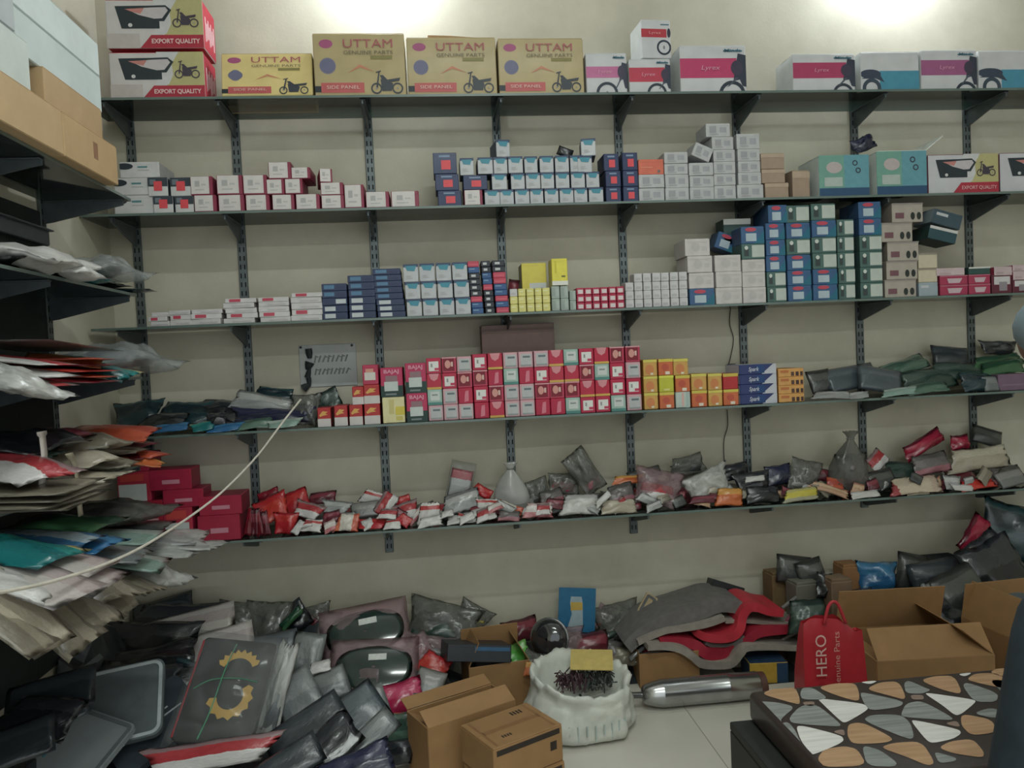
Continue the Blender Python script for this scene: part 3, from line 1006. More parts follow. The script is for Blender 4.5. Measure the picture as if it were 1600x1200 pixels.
for o in list(bpy.data.objects):
    if o.get('group') == 'flat blue boxes with white script':
        h = max(v.co.z for v in o.data.vertices)
        text('Spark', o, (-0.022, -0.0885, h * 0.5), h * 0.6, (200, 206, 222), 0.05, bold=0.0004, shear=0.3)

# lowest shelf, crimson cartons in the corner
block(5, [(200, 256, [('crimsont', 28), ('crimsone', 42, {'w': 36, 'dx': 12}), ('crimsonw', 46, {'dx': -14, 'w': 52}), ('crimsont', 27, {'w': 30, 'dx': -4})]),
          (257, 302, [('crimsonw', 56), ('crimsont', 28, {'dx': 10, 'w': 64, 'd': .13}), ('crimsont', 32, {'dx': -8, 'w': 66, 'd': .13})]), (309, 376, [('crimsont', 40), ('crimsont', 30, {'dx': 4})])],
      'corner crimson stack', 'crimson cartons on the lowest shelf', depth=0.16)

# ------------------------------------------------------------------ the large cartons on the top shelf
def big(name, x0, x1, hp, d, c0, c1, dec, label, group, Y=-0.285, Z=None, shelf=1, yaw=0, lean=0, dy=0):
    z = (SHZ[shelf] if Z is None else Z) + 0.0008
    xm = (x0 + x1) / 2
    yb = shelf_py(z, xm, Y)
    s = (aty(xm + 10, yb, Y).x - aty(xm - 10, yb, Y).x) / 20.0
    vs = (aty(xm, yb - 20, Y).z - aty(xm, yb, Y).z) / 20.0
    w, h = (x1 - x0) * s - 0.001, hp * vs
    root = bpy.data.objects.new(name, None)
    COL.objects.link(root)
    root.location = (aty(xm, yb, Y).x, Y + d / 2 + dy, z)
    root.rotation_euler = (rad(lean), 0, rad(yaw))
    b = MB()
    b.box((-w / 2, -d / 2, 0), (w / 2, d / 2, h - 0.003), 0.003, (1, 0, 1))
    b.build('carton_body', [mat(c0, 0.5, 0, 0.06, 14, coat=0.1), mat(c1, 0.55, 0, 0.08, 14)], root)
    b = MB()                      # the four closing flaps
    b.box((-w / 2 + .002, -d / 2 + .002, h - .003), (w / 2 - .002, -0.0015, h - .0005), 0.001)
    b.box((-w / 2 + .002, 0.0015, h - .003), (w / 2 - .002, d / 2 - .002, h - .0005), 0.001)
    b.build('top_flaps', [mat(c1, 0.55, 0, 0.08, 14)], root)
    b = MB()
    b.box((-w / 2 + .002, -0.022, h - .0008), (w / 2 - .002, 0.022, h), 0.0002)
    b.build('sealing_tape', [mat((190, 170, 130), 0.25, coat=0.4)], root)
    db, ms = decals(dec, w, h, -d / 2)
    db.build('printed_front', ms, root)
    tag(root, label, 'box', group)
    return root, w, h, d


OLIVE = (188, 180, 120)
PANEL = [R_(.6, .22, 1, 1, OLIVE), ('p', [(.58, 1), (.74, 1), (.66, .75), (.67, .5), (.62, .3), (.5, .22), (.5, 1)], (206, 206, 208)),
         R_(0, 0, .34, .3, (196, 186, 184)), ('p', [(.34, 0), (1, 0), (1, .27), (.46, .27)], (190, 46, 66)),
         ('p', [(.10, .86), (.45, .87), (.62, .88), (.68, .78), (.60, .55), (.55, .55), (.55, .40), (.16, .40)], (44, 56, 64)),
         ('p', [(.22, .80), (.46, .83), (.62, .84), (.645, .77), (.58, .61), (.50, .60), (.34, .68)], (198, 190, 194)),
         ('p', [(.2, .80), (.40, .82), (.36, .70), (.28, .74)], (206, 130, 122)),
         ('e', .25, .47, .022, .04, (214, 214, 214))] + moto(.82, .62, .26, (72, 64, 78), asp=2.1)
for k, (x0, x1, hp, Z, lab) in enumerate(((174, 322, 72, None, 'lower white side panel carton with red ribbon reading EXPORT QUALITY'), (168, 320, 76, SHZ[1] + 0.205, 'upper white side panel carton reading EXPORT QUALITY, topmost of two'))):
    r, w, h, d = big('printed_carton', x0, x1, hp, 0.18, (208, 204, 204), (206, 44, 66), PANEL, lab, 'side panel cartons', Z=Z)
    text('EXPORT QUALITY', r, (w * .21, -d / 2 - 0.005, h * .13), h * .13, (236, 196, 196), w * .5, bold=0.0008)
    # white scrawl on the red end
    b = MB()
    for q in range(7):
        b.box((w / 2 + .0002, -d / 2 + .03 + q * .02, h * .2 + .012 * (q % 3)), (w / 2 + .0006, -d / 2 + .042 + q * .02, h * .72 - .02 * (q % 2)))
    b.build('end_print', [mat((236, 200, 206), 0.5)], r)
UT = [('e', .14, .83, .075, .07, (178, 82, 130)), ('o', .15, .48, .13, .10, (126, 122, 150)), ('e', .15, .48, .08, .11, (110, 112, 146)), R_(.0, .06, .08, .16, (44, 50, 58)), R_(.07, .05, .54, .21, (206, 92, 92)),
      ('p', [(.36, .36), (.5, .5), (.66, .38), (.5, .45)], (206, 130, 96)), R_(.62, .58, .86, .64, (140, 130, 70))] + moto(.79, .22, .34, (62, 68, 78), asp=1.55)
YEL = (186, 166, 116)  # yellow dulled to stand in for backlight and flare on these fronts
ut = []
for k, (x0, x1, hp, lean, c, lab) in enumerate(((345, 489, 72, -9, (226, 202, 126), 'low tilted yellow carton printed UTTAM, lit brightly'), (493, 636, 98, 0, YEL, 'tallest yellow UTTAM carton, second along the top shelf'),  # tilted carton's paler yellow has the bulb's light painted into it
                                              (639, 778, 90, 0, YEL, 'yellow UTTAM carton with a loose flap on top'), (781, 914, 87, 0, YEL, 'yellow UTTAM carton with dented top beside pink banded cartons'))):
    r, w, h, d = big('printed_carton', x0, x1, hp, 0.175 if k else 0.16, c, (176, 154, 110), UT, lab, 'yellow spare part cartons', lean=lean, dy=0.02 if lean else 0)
    if lean:
        r.location.z += 0.0
    t = -d / 2 - 0.006
    text('UTTAM', r, (w * .1, t, h * .82), h * .19, (182, 92, 98), w * .54)
    text('GENUINE PARTS', r, (w * .1, t, h * .68), h * .085, (112, 104, 80), w * .54)
    text('SIDE PANEL', r, (-w * .19, t, h * .13), h * .08, (232, 196, 186), w * .36)
    ut.append((r, w, h, d))
r, w, h, d = ut[2]
b = MB()
b.prism([(-.10, h), (.11, h), (.11, h + .005), (.0, h + .013), (-.098, h + .016)], 1, -.07, .06)
b.build('loose_flap', [mat((170, 132, 84), 0.6)], r, fix=True)


def lyrex(band, vb=(.34, .72), wheel=(.62, .02, .3)):
    u, v, ro = wheel
    return [R_(.0, vb[0], .86, vb[1], band), R_(.66, .86, .95, .89, (70, 120, 140)), ('o', u, v, ro, ro * .74, (48, 60, 74)), ('e', u, v, .03, .05, (120, 130, 140)),
            ('p', [(.80, vb[0] - .08), (.88, vb[1] + .1), (1, vb[1] + .06), (1, .1), (.94, .12), (.9, vb[0] - .04)], (54, 62, 80)), ('e', .86, (vb[0] + vb[1]) / 2, .09, .16, (70, 62, 84)),
            ('p', [(.7, .1), (.74, .12), (.88, vb[0]), (.84, vb[0])], (80, 90, 104))]


PB, RB2, CY = (206, 62, 110), (206, 60, 84), (70, 150, 180)
WB = (204, 204, 208)
for (x0, x1, hp, band, kw, lab, wh, vb) in (
        (917, 981, 63, (206, 110, 160), {}, 'narrow white carton with pale pink band beside the yellow cartons', (.5, .0, .28), (.38, .66)),
        (984, 1049, 53, RB2, {}, 'squat white carton with red band under a small carton', (.66, -.02, .3), (.32, .74)),
        (1064, 1167, 73, PB, {}, 'wide white carton with magenta band, right of the small stack', (.78, -.06, .3), (.3, .72)),
        (1240, 1337, 58, (190, 60, 104), {'yaw': 0}, 'white carton with dull pink band and blank left end', (.8, -.1, .3), (.34, .76)),
        (1440, 1527, 62, (170, 90, 140), {}, 'white carton with mauve band between two blue banded cartons', (.8, -.1, .3), (.36, .74))):
    r, w, h, d = big('printed_carton', x0, x1, hp, 0.175, WB, (206, 210, 210), lyrex(band, vb, wh), lab, 'white banded cartons', **kw)
    text('Lyrex', r, (-w * .05, -d / 2 - 0.005, h * (vb[0] + vb[1]) / 2), h * .14, (224, 156, 180), min(w * .34, h * .42), shear=.2)
    text('Minda', r, (w * .3, -d / 2 - 0.005, h * .875), h * .09, (60, 110, 130), w * .26, bold=0.0005)
z2 = SHZ[1] + 0.151
r, w, h, d = big('printed_carton', 1001, 1048, 60, 0.15, WB, (214, 218, 218), lyrex((200, 56, 70), (.54, .76), (.76, .28, .2))[:-3] + [('e', .94, .66, .06, .12, (60, 60, 80))], 'small white red banded carton stacked on the squat carton', 'white banded cartons', Z=z2, yaw=4)
text('Lyrex', r, (-w * .05, -d / 2 - 0.005, h * .65), h * .1, (226, 160, 160), w * .4)
for (x0, x1, lab) in ((1346, 1437, 'white carton with teal band, left of the mauve banded one'), (1530, 1640, 'white carton with blue band at the right end of top shelf')):
    r, w, h, d = big('printed_carton', x0, x1, 60, 0.175, WB, (206, 210, 210), [R_(.32, .0, 1, .5, CY), ('o', .18, .05, .26, .16, (60, 76, 92)), ('e', .16, .42, .18, .12, (62, 72, 94)), ('p', [(.0, .3), (.3, .46), (.4, .2), (.25, .3)], (60, 72, 92))], lab, 'white banded cartons')

# large cartons at the right of the second shelf
GT_ = [R_(0, 0, 1, .2, (44, 84, 124)), R_(0, .2, .5, 1, (110, 166, 150)), R_(.5, .2, 1, 1, (96, 160, 176)), ('e', .3, .7, .16, .14, (190, 176, 176)), ('o', .72, .8, .07, .04, (60, 70, 84)), ('o', .78, .62, .07, .04, (60, 70, 84)), R_(.1, .24, .46, .46, (176, 190, 184))]
for k, (x0, x1, hp) in enumerate(((1281, 1359, 64), (1371, 1449, 68))):
    r, w, h, d = big('printed_carton', x0, x1, hp, 0.2, (120, 170, 160), (196, 204, 200), GT_, ('green and teal carton beside the brown cartons', 'green and teal carton with its white flap open')[k], 'green and teal cartons', shelf=2)
    if k == 1:
        b = MB()
        b.box((-w / 2, -d / 2 - .0, h), (w / 2, -d / 2 + .003, h + .002))
        b.prism([(w / 2, h), (w / 2 + .085, h + .065), (w / 2 + .085, h + .068), (w / 2 - .002, h + .003)], 1, -d / 2, d / 2 - .01)
        b.build('open_flap', [mat((232, 236, 230), 0.5)], r, fix=True)
for (x0, x1, lab) in ((1452, 1561, 'white side panel carton on the second shelf beside teal cartons'), (1564, 1680, 'white side panel carton cut off by the right edge')):
    r, w, h, d = big('printed_carton', x0, x1, 61, 0.2, (200, 200, 206), (150, 90, 110), PANEL[:2] + PANEL[3:], lab, 'side panel cartons', shelf=2)
    text('EXPORT QUALITY', r, (w * .21, -d / 2 - 0.005, h * .13), h * .13, (236, 196, 196), w * .5)

# cartons on the left wall's top shelf
def lbox(name, px, py, X, sz, c0, label, yaw=90, Z=None, tape=None, group='cartons on the left wall shelf'):
    """box whose right, lower, shelf-front corner shows at the pixel; sz = length along the wall, depth, height"""
    p = atx(px, py, X) if Z is None else Vector((X, atz(px, py, Z).y if X is None else atx(px, py, X).y, Z))
    L, d, h = sz
    root = bpy.data.objects.new(name, None)
    COL.objects.link(root)
    root.location = (p.x - d / 2, p.y - L / 2, (p.z if Z is None else Z) + 0.0008)
    b = MB()
    b.box((-d / 2, -L / 2, 0), (d / 2, L / 2, h - 0.003), 0.003)
    b.build('carton_body', [mat(c0, 0.6, 0, 0.06, 12)], root)
    b = MB()
    b.box((-d / 2 + .002, -L / 2 + .002, h - .003), (-.001, L / 2 - .002, h - .0004), 0.001)
    b.box((.001, -L / 2 + .002, h - .003), (d / 2 - .002, L / 2 - .002, h - .0004), 0.001)
    b.build('top_flaps', [mat(c0, 0.6, 0, 0.06, 12)], root)
    if tape:
        b = MB()
        for (a0, a1, z0, z1, c) in tape:
            b.box((d / 2 + .0001, -L / 2 + a0 * L, z0 * h), (d / 2 + .0006, -L / 2 + a1 * L, z1 * h))
        b.build('side_print', [mat(tape[0][4], 0.6)], root)
    tag(root, label, 'box', group)
    return root


Zs = LZ[0]
KR = (196, 160, 112)
def lb(y0, y1, z0, h, X, c, label, d=0.3, tape=None):
    root = lbox('storage_carton', 0, 0, X, (y1 - y0, d, h), c, label, Z=z0, tape=tape)
    root.location = (X - d / 2, (y0 + y1) / 2, z0 + 0.0008)
    return root


lb(-1.195, -0.80, Zs, 0.135, -1.075, KR, 'long flat brown carton at the corner end of left shelf', tape=[(.52, .60, .35, .75, (150, 106, 76))])
lb(-1.90, -1.20, Zs, 0.135, -1.075, (198, 164, 118), 'long flat brown carton nearer the camera on left shelf')
lb(-1.24, -0.845, Zs + 0.1365, 0.115, -1.10, (190, 156, 112), 'brown carton lying on the corner carton, under white foam')
FOAM = (200, 214, 214)
lb(-1.36, -0.80, Zs + 0.2525, 0.125, -1.115, FOAM, 'lower white foam box at the corner end of left shelf', d=0.26)
lb(-1.37, -0.80, Zs + 0.3785, 0.115, -1.115, (206, 218, 218), 'upper white foam box, topmost at the corner end', d=0.26)
lb(-1.80, -1.32, Zs + 0.1365, 0.15, -1.10, (204, 214, 210), 'white carton with torn corner under the grey box', d=0.28)
lb(-1.95, -1.385, Zs + 0.2875, 0.30, -1.10, (176, 184, 188), 'large grey white box above the torn carton', d=0.28)
# ------------------------------------------------------------------ pouches and packs
def pouch_mesh(seed, nu=11, nv=9, crimp=0.10, wr=0.35, flat=0.0):
    """sealed packet: unit width and height, unit thickness, crimped at its ends and puckered"""
    rg = random.Random(seed)
    off = Vector((rg.uniform(0, 50), rg.uniform(0, 50), rg.uniform(0, 50)))
    b = MB()
    ring = {}
    tap, she = rg.uniform(-.22, .22), rg.uniform(-.16, .16)
    for side in (0, 1):
        for i in range(nu + 1):
            for j in range(nv + 1):
                u, v = i / nu * 2 - 1, j / nv * 2 - 1
                edge = i in (0, nu) or j in (0, nv)
                if side and edge:
                    continue
                n1 = noise.noise(Vector((u * 1.3, v * 1.3, 0)) + off)
                n2 = noise.noise(Vector((u * 3.6, v * 3.6, 3 + side * 4)) + off)
                n3 = noise.noise(Vector((u * 1.1, v * 1.1, 9)) + off)
                t = max(0.0, (1 - abs(u) ** 3)) * max(0.0, (1 - abs(v) ** 2.4)) ** 0.7
                th = t * (0.42 + 0.25 * n1) + wr * 0.22 * n2 * (0.35 + t)
                th = max(th, 0.03 * t)
                pin = 1 - 0.10 * t * (1 - flat)
                x = 0.5 * u * (1 - 0.05 * (1 - abs(v)) * (1 - flat)) + 0.03 * noise.noise(Vector((v * 2, u, 20)) + off) * (1 - flat)
                z = 0.5 * v * (1 - 0.06 * (1 - abs(u)) * (1 - flat)) + 0.035 * noise.noise(Vector((u * 2.2, v, 30)) + off) * (1 - flat)
                bend = 0.55 * n3 * wr + 0.10 * rg.uniform(-1, 1) * (1 if edge else 0) * wr
                y = (-th if not side else th) + bend
                ring[(side, i, j)] = len(b.v)
                if flat < .5:
                    x = x * (1 + tap * v) + she * z
                b.v.append((x, y, z))
    g = lambda s, i, j: ring.get((s, i, j), ring.get((0, i, j)))
    for side in (0, 1):
        for i in range(nu):
            for j in range(nv):
                q = [g(side, i, j), g(side, i + 1, j), g(side, i + 1, j + 1), g(side, i, j + 1)]
                b.f.append(q if not side else q[::-1])
                b.m.append(0)
    me = b.mesh('packet', [mat((200, 200, 200))], True)
    return me


POUCH = [pouch_mesh(40 + i, 13, 11, wr=0.62) for i in range(6)]
FLATP = [pouch_mesh(80 + i, wr=0.12, flat=0.7) for i in range(4)]
CRUMP = [pouch_mesh(120 + i, 15, 13, wr=0.8) for i in range(4)]


def slot(o, m):
    o.material_slots[0].link = 'OBJECT'
    o.material_slots[0].material = m


def put(me, m, p, w, h, t, ang=0, tilt=0, yaw=0, name='packet', parent=None):
    """ang turns it in its own plane, tilt leans its top away (90 lies flat, face up), yaw turns about the vertical"""
    o = obj(name, me)
    slot(o, m)
    o.matrix_world = Matrix.Translation(p) @ Matrix.Rotation(rad(yaw), 4, 'Z') @ Matrix.Rotation(rad(-tilt), 4, 'X') @ Matrix.Rotation(rad(ang), 4, 'Y') @ Matrix.Diagonal((w, t, h, 1))
    return o


def px_size(p, w, h, tilt):
    s = dist(p) / FPX
    el = math.degrees(math.atan2(CAM.z - p.z, (p - CAM).length))
    c = max(0.30, math.cos(rad(tilt - el)))
    return w * s, h * s / c


# printed looks
M = {
    'red': pack_mat([(0, (206, 34, 44)), (.55, (214, 50, 48)), (.86, (188, 24, 40))]),
    'redor': pack_mat([(0, (222, 56, 44)), (.7, (210, 36, 44))]),
    'dred': pack_mat([(0, (132, 22, 40)), (.6, (160, 30, 48))]),
    'maroon': pack_mat([(0, (112, 34, 48)), (.5, (150, 60, 74)), (.8, (90, 30, 44))]),
    'redw': pack_mat([(0, (214, 210, 208)), (.42, (196, 60, 66)), (.78, (150, 120, 122))]),
    'wred': pack_mat([(0, (216, 212, 208)), (.66, (206, 56, 56)), (.84, (220, 216, 210))]),
    'wpink': pack_mat([(0, (206, 120, 124)), (.35, (220, 212, 206)), (.75, (200, 170, 168))]),
    'white': pack_mat([(0, (216, 214, 210)), (.7, (196, 194, 192))]),
    'worange': pack_mat([(0, (220, 110, 74)), (.22, (220, 212, 200)), (.72, (216, 96, 70))], 'X'),
    'silver': pack_mat([(0, (160, 162, 162)), (.5, (190, 190, 188)), (.8, (130, 132, 132))], rough=0.2, coat=0.5),
    'dgrey': pack_mat([(0, (70, 74, 74)), (.5, (92, 94, 90)), (.8, (60, 62, 60))]),
    'grey': pack_mat([(0, (124, 124, 122)), (.5, (146, 144, 140))]),
    'greypink': pack_mat([(0, (176, 110, 120)), (.3, (120, 112, 112)), (.7, (96, 94, 92))]),
    'tan': pack_mat([(0, (196, 150, 116)), (.5, (214, 176, 140)), (.8, (180, 120, 96))]),
    'cream': pack_mat([(0, (188, 176, 154)), (.6, (200, 190, 168))]),
    'creampink': pack_mat([(0, (180, 70, 74)), (.2, (212, 194, 170)), (.8, (206, 180, 160))], 'X'),
    'orange': pack_mat([(0, (224, 110, 52)), (.6, (230, 160, 70))]),
    'orangepk': pack_mat([(0, (214, 84, 52)), (.5, (196, 70, 52)), (.8, (226, 104, 66))]),
    'yellow': pack_mat([(0, (170, 166, 140)), (.3, (212, 196, 62)), (.75, (190, 180, 110))]),
    'black': pack_mat([(0, (34, 38, 44)), (.6, (52, 56, 62))], rough=0.22, coat=0.5),
    'navy': pack_mat([(0, (36, 42, 70)), (.5, (48, 52, 84))], rough=0.22, coat=0.5),
    'dteal': pack_mat([(0, (34, 62, 70)), (.5, (28, 48, 58)), (.8, (44, 78, 84))], rough=0.25, coat=0.4),
    'blue': pack_mat([(0, (40, 110, 168)), (.6, (60, 130, 180))], rough=0.25, coat=0.4),
    'bluew': pack_mat([(0, (50, 110, 160)), (.4, (150, 168, 178)), (.7, (70, 120, 164))], rough=0.25, coat=0.4),
    'tealp': pack_mat([(0, (20, 120, 124)), (.6, (30, 140, 136)), (.85, (190, 180, 120))], rough=0.25, coat=0.4),
    'dgreen': pack_mat([(0, (46, 72, 64)), (.5, (70, 92, 84)), (.8, (40, 60, 56))], rough=0.28, coat=0.4),
    'mgreen': pack_mat([(0, (90, 124, 106)), (.5, (64, 96, 84)), (.8, (110, 136, 120))], rough=0.28, coat=0.4),
    'green': pack_mat([(0, (60, 110, 70)), (.5, (30, 80, 56))], rough=0.28, coat=0.4),
    'lgreen': pack_mat([(0, (70, 72, 76)), (.3, (84, 190, 58)), (.7, (110, 180, 80))], rough=0.3),
    'mint': pack_mat([(0, (150, 182, 170)), (.6, (180, 196, 186))], rough=0.25, coat=0.4),
    'crimson': pack_mat([(0, (176, 30, 62)), (.5, (196, 40, 74)), (.8, (120, 24, 48))], rough=0.2, coat=0.5),
    'hotpink': pack_mat([(0, (206, 36, 88)), (.5, (226, 60, 110)), (.8, (196, 30, 80))], rough=0.22, coat=0.5),
    'charcoal': pack_mat([(0, (52, 60, 66)), (.6, (64, 72, 78))], rough=0.3, coat=0.35),
    'slate': pack_mat([(0, (78, 90, 98)), (.6, (96, 106, 112))], rough=0.3, coat=0.35),
    'slatel': pack_mat([(0, (112, 120, 122)), (.5, (130, 136, 136))], rough=0.32, coat=0.3),
    'beigepk': pack_mat([(0, (134, 126, 108)), (.5, (160, 150, 130)), (.8, (118, 110, 94))], rough=0.28, coat=0.3),
    'pinkwhite': pack_mat([(0, (206, 196, 192)), (.6, (196, 176, 176)), (.85, (170, 150, 150))], rough=0.3),
    'magaz': pack_mat([(0, (206, 200, 192)), (.35, (190, 176, 174)), (.75, (206, 198, 194))], rough=0.28, coat=0.4),
    'clear': CLEAR, 'milky': MILKY, 'smoke': SMOKE, 'pinky': PINKY,
}
LOW = 'on lowest shelf'


def heap(rows, place, group, plane='y', cat='packet', zfloor=None, name='packet', meshes=None, dens=0.35):
    """rows: (desc, look, cx, cy, w, h, ang, tilt, Y, thickness[, inner look, yaw])"""
    for k, r in enumerate(rows):
        desc, look, cx, cy, w, h, ang, tilt, Y = r[:9]
        t = (r[9] if len(r) > 9 else 0.03) * 0.8
        inner = r[10] if len(r) > 10 else None
        yaw = r[11] if len(r) > 11 else 0
        p = aty(cx, cy, Y) if plane == 'y' else atx(cx, cy, Y)
        W_, H_ = px_size(p, w, h, tilt)
        film = look in ('clear', 'milky', 'smoke', 'pinky')
        me = (CRUMP if film else FLATP if look in ('slate', 'slatel', 'charcoal', 'magaz', 'dgrey', 'grey') else (meshes or POUCH))[(k * 5 + len(desc)) % 4]
        o = put(me, M[look], p, W_, H_, t, ang, tilt, yaw, 'polybag' if film else name)
        if zfloor is not None:
            bpy.context.view_layer.update()
            lo = min((o.matrix_world @ v.co).z for v in me.vertices)
            if lo < zfloor + 0.001:
                o.location.z += zfloor + 0.001 - lo
            hiy = max((o.matrix_world @ v.co).y for v in me.vertices)
            lox = min((o.matrix_world @ v.co).x for v in me.vertices)
            if hiy > -.004:
                o.location.y -= hiy + .004
            if lox < XL + .004:
                o.location.x += XL + .004 - lox
        if inner:
            i_ = obj('contents', POUCH[k % 6], o)
            slot(i_, M[inner])
            i_.scale = (0.8, 0.7, 0.62)
            i_.location = (0, 0.02, -0.1)
        later(o, desc, place, cx, 'bag' if film else cat, group)


S5 = [
    ('slim dark red packet on edge', 'dred', 390, 815, 12, 44, 8, 8, -.24, .02), ('slim dark red packet on edge', 'maroon', 399, 816, 11, 44, 2, 8, -.25, .02), ('slim dark red packet on edge', 'dred', 407, 817, 11, 42, -4, 8, -.25, .02), ('slim dark red packet on edge', 'maroon', 415, 818, 11, 40, -10, 8, -.26, .02),
    ('bright red foil pouch', 'redor', 426, 794, 46, 40, -24, 25, -.2, .035), ('dark red pouch behind foil', 'dred', 420, 776, 34, 22, -20, 20, -.12, .03), ('red foil pouch', 'red', 462, 784, 42, 36, -20, 20, -.14, .035), ('red foil pouch', 'red', 446, 818, 34, 34, 5, 15, -.25, .04),
    ('red pouch with white edge', 'redw', 482, 797, 42, 24, 22, 40, -.22, .03), ('white sliver packet', 'white', 466, 824, 12, 24, 30, 20, -.28, .015), ('white and red packet', 'wred', 488, 821, 30, 20, 10, 35, -.27, .02), ('dark maroon packet behind', 'maroon', 503, 778, 44, 20, -4, 30, -.1, .03),
    ('grey white packet', 'silver', 525, 792, 42, 20, 12, 40, -.2, .025), ('maroon packet', 'maroon', 518, 808, 28, 20, -8, 35, -.24, .03), ('pinkish white packet', 'wpink', 516, 822, 20, 18, -20, 30, -.28, .02), ('orange and white packet', 'worange', 544, 818, 34, 28, 8, 30, -.28, .03),
    ('grey foil packet', 'grey', 570, 796, 44, 24, -5, 35, -.2, .03), ('white packet with orange stripe', 'wred', 583, 778, 36, 22, 18, 12, -.12, .015), ('flat red packet', 'red', 581, 818, 44, 16, 4, 55, -.26, .02), ('silver and maroon packet', 'redw', 603, 788, 40, 26, -58, 25, -.2, .025),
    ('white and red packet', 'wred', 614, 819, 26, 16, 0, 40, -.29, .02), ('red pouch', 'red', 629, 783, 26, 18, -10, 25, -.17, .03), ('maroon and white packet', 'redw', 631, 799, 42, 28, -14, 30, -.22, .03), ('small red triangular packet', 'red', 632, 817, 22, 18, 38, 25, -.285, .015),
    ('white packet with red header', 'wred', 671, 802, 34, 34, 0, 14, -.25, .02), ('white crumpled packet', 'white', 673, 821, 36, 16, -6, 30, -.295, .02),
    ('flat white packet', 'white', 722, 812, 46, 14, -4, 55, -.25, .015), ('dark grey packet', 'dgrey', 702, 806, 26, 14, 10, 50, -.2, .02), ('red and white packet', 'redw', 760, 811, 32, 20, -14, 40, -.27, .025), ('white sliver packet', 'white', 730, 820, 26, 12, -24, 35, -.29, .012),
    ('grey white crumpled packet', 'silver', 721, 784, 60, 32, -14, 30, -.18, .035), ('red tube packet', 'red', 754, 768, 32, 18, 34, 20, -.14, .04), ('white packet', 'white', 750, 800, 32, 12, -12, 50, -.24, .02), ('red and white packet', 'wred', 760, 789, 30, 20, 6, 30, -.2, .02),
    ('orange and white tube packet', 'worange', 796, 801, 44, 18, 26, 25, -.24, .035), ('dull grey packet', 'greypink', 796, 812, 34, 16, 6, 40, -.28, .025),
    ('grey bag', 'smoke', 840, 766, 36, 36, -16, 15, -.12, .05, 'grey'), ('white and pink packet', 'wpink', 842, 797, 44, 24, 4, 25, -.26, .03), ('dark bag with crimson band', 'smoke', 881, 756, 50, 34, 4, 18, -.12, .05, 'crimson'), ('tall dark grey bag with pink contents', 'smoke', 913, 738, 40, 74, -34, 8, -.16, .06, 'greypink'),
    ('pinkish grey packet', 'greypink', 862, 776, 38, 22, -14, 30, -.17, .03), ('white paper roll packet', 'white', 907, 791, 58, 32, 2, 30, -.24, .06), ('cream and pink packet', 'cream', 967, 792, 56, 22, 0, 40, -.26, .035), ('brown and orange packet', 'orange', 984, 749, 52, 14, 0, 45, -.14, .03),
    ('grey pink packet', 'greypink', 970, 771, 44, 30, -12, 30, -.19, .04), ('long dark silver packet', 'dgrey', 1007, 740, 56, 16, -12, 40, -.1, .03), ('pinkish clear bag with red base', 'pinky', 1028, 762, 70, 58, 14, 14, -.22, .08, 'redw'), ('maroon packet', 'maroon', 1063, 777, 18, 26, 0, 20, -.2, .04), ('grey torn sliver', 'silver', 1022, 797, 28, 12, -20, 35, -.295, .01),
    ('dark grey crumpled bag', 'smoke', 1074, 728, 58, 32, -12, 15, -.1, .06, 'dgrey'), ('cream bubbly bag', 'milky', 1107, 760, 72, 46, -20, 20, -.2, .08, 'cream'), ('low maroon packet', 'maroon', 1100, 780, 44, 12, 0, 40, -.26, .02), ('orange and yellow packet', 'orange', 1140, 778, 42, 28, 4, 25, -.27, .04),
    ('black glossy packet', 'black', 1144, 738, 54, 26, -8, 30, -.13, .04), ('black glossy packet', 'black', 1176, 754, 54, 34, -4, 25, -.2, .04), ('white slip label', 'white', 1180, 748, 32, 9, -3, 10, -.245, .006), ('black glossy packet', 'black', 1192, 773, 54, 26, 0, 30, -.27, .04), ('navy glossy packet', 'navy', 1217, 742, 46, 32, -6, 20, -.16, .04),
    ('grey clear bag', 'smoke', 1256, 744, 48, 54, 18, 16, -.18, .06, 'grey'), ('yellow printed packet', 'yellow', 1252, 776, 56, 20, -4, 30, -.28, .025), ('maroon packet', 'maroon', 1282, 741, 36, 20, 16, 30, -.12, .03), ('orange packet', 'orangepk', 1305, 759, 30, 26, 12, 25, -.2, .04), ('tan stick packet', 'tan', 1297, 772, 58, 14, 26, 40, -.27, .03),
    ('red and white packet', 'redw', 1371, 719, 34, 26, -40, 25, -.12, .03), ('dark greenish packet', 'dgreen', 1411, 736, 60, 30, 8, 35, -.14, .04), ('shiny crimson roll', 'crimson', 1443, 694, 74, 24, -26, 12, -.12, .06), ('shiny crimson ball packet', 'crimson', 1500, 691, 32, 24, -4, 10, -.1, .05), ('dull pink packet', 'greypink', 1455, 724, 62, 32, -8, 25, -.18, .04),
    ('large cream packet', 'cream', 1531, 717, 100, 36, -3, 20, -.16, .06), ('dark grey knotted packet', 'dgrey', 1542, 682, 48, 28, 20, 20, -.09, .05), ('flat cream packet with red end', 'creampink', 1430, 758, 82, 26, -2, 50, -.27, .04), ('dark packet', 'dgrey', 1378, 750, 46, 32, -10, 30, -.2, .04), ('flat white strip packet', 'white', 1352, 773, 48, 11, -4, 50, -.28, .012),
    ('flat pale strip packet', 'cream', 1434, 774, 38, 9, -2, 45, -.29, .012), ('silver twist packet', 'silver', 1488, 757, 26, 24, 10, 25, -.26, .03), ('flat red packet', 'redor', 1528, 759, 58, 16, -6, 45, -.27, .03), ('red and pink packet', 'greypink', 1566, 743, 74, 26, -6, 40, -.22, .04), ('low white packet', 'white', 1505, 769, 34, 10, 8, 45, -.285, .02), ('grey packet', 'grey', 1580, 758, 50, 24, -10, 35, -.26, .03),
]
heap(S5, LOW, 'pouches heaped on the lowest shelf', zfloor=SHZ[5])
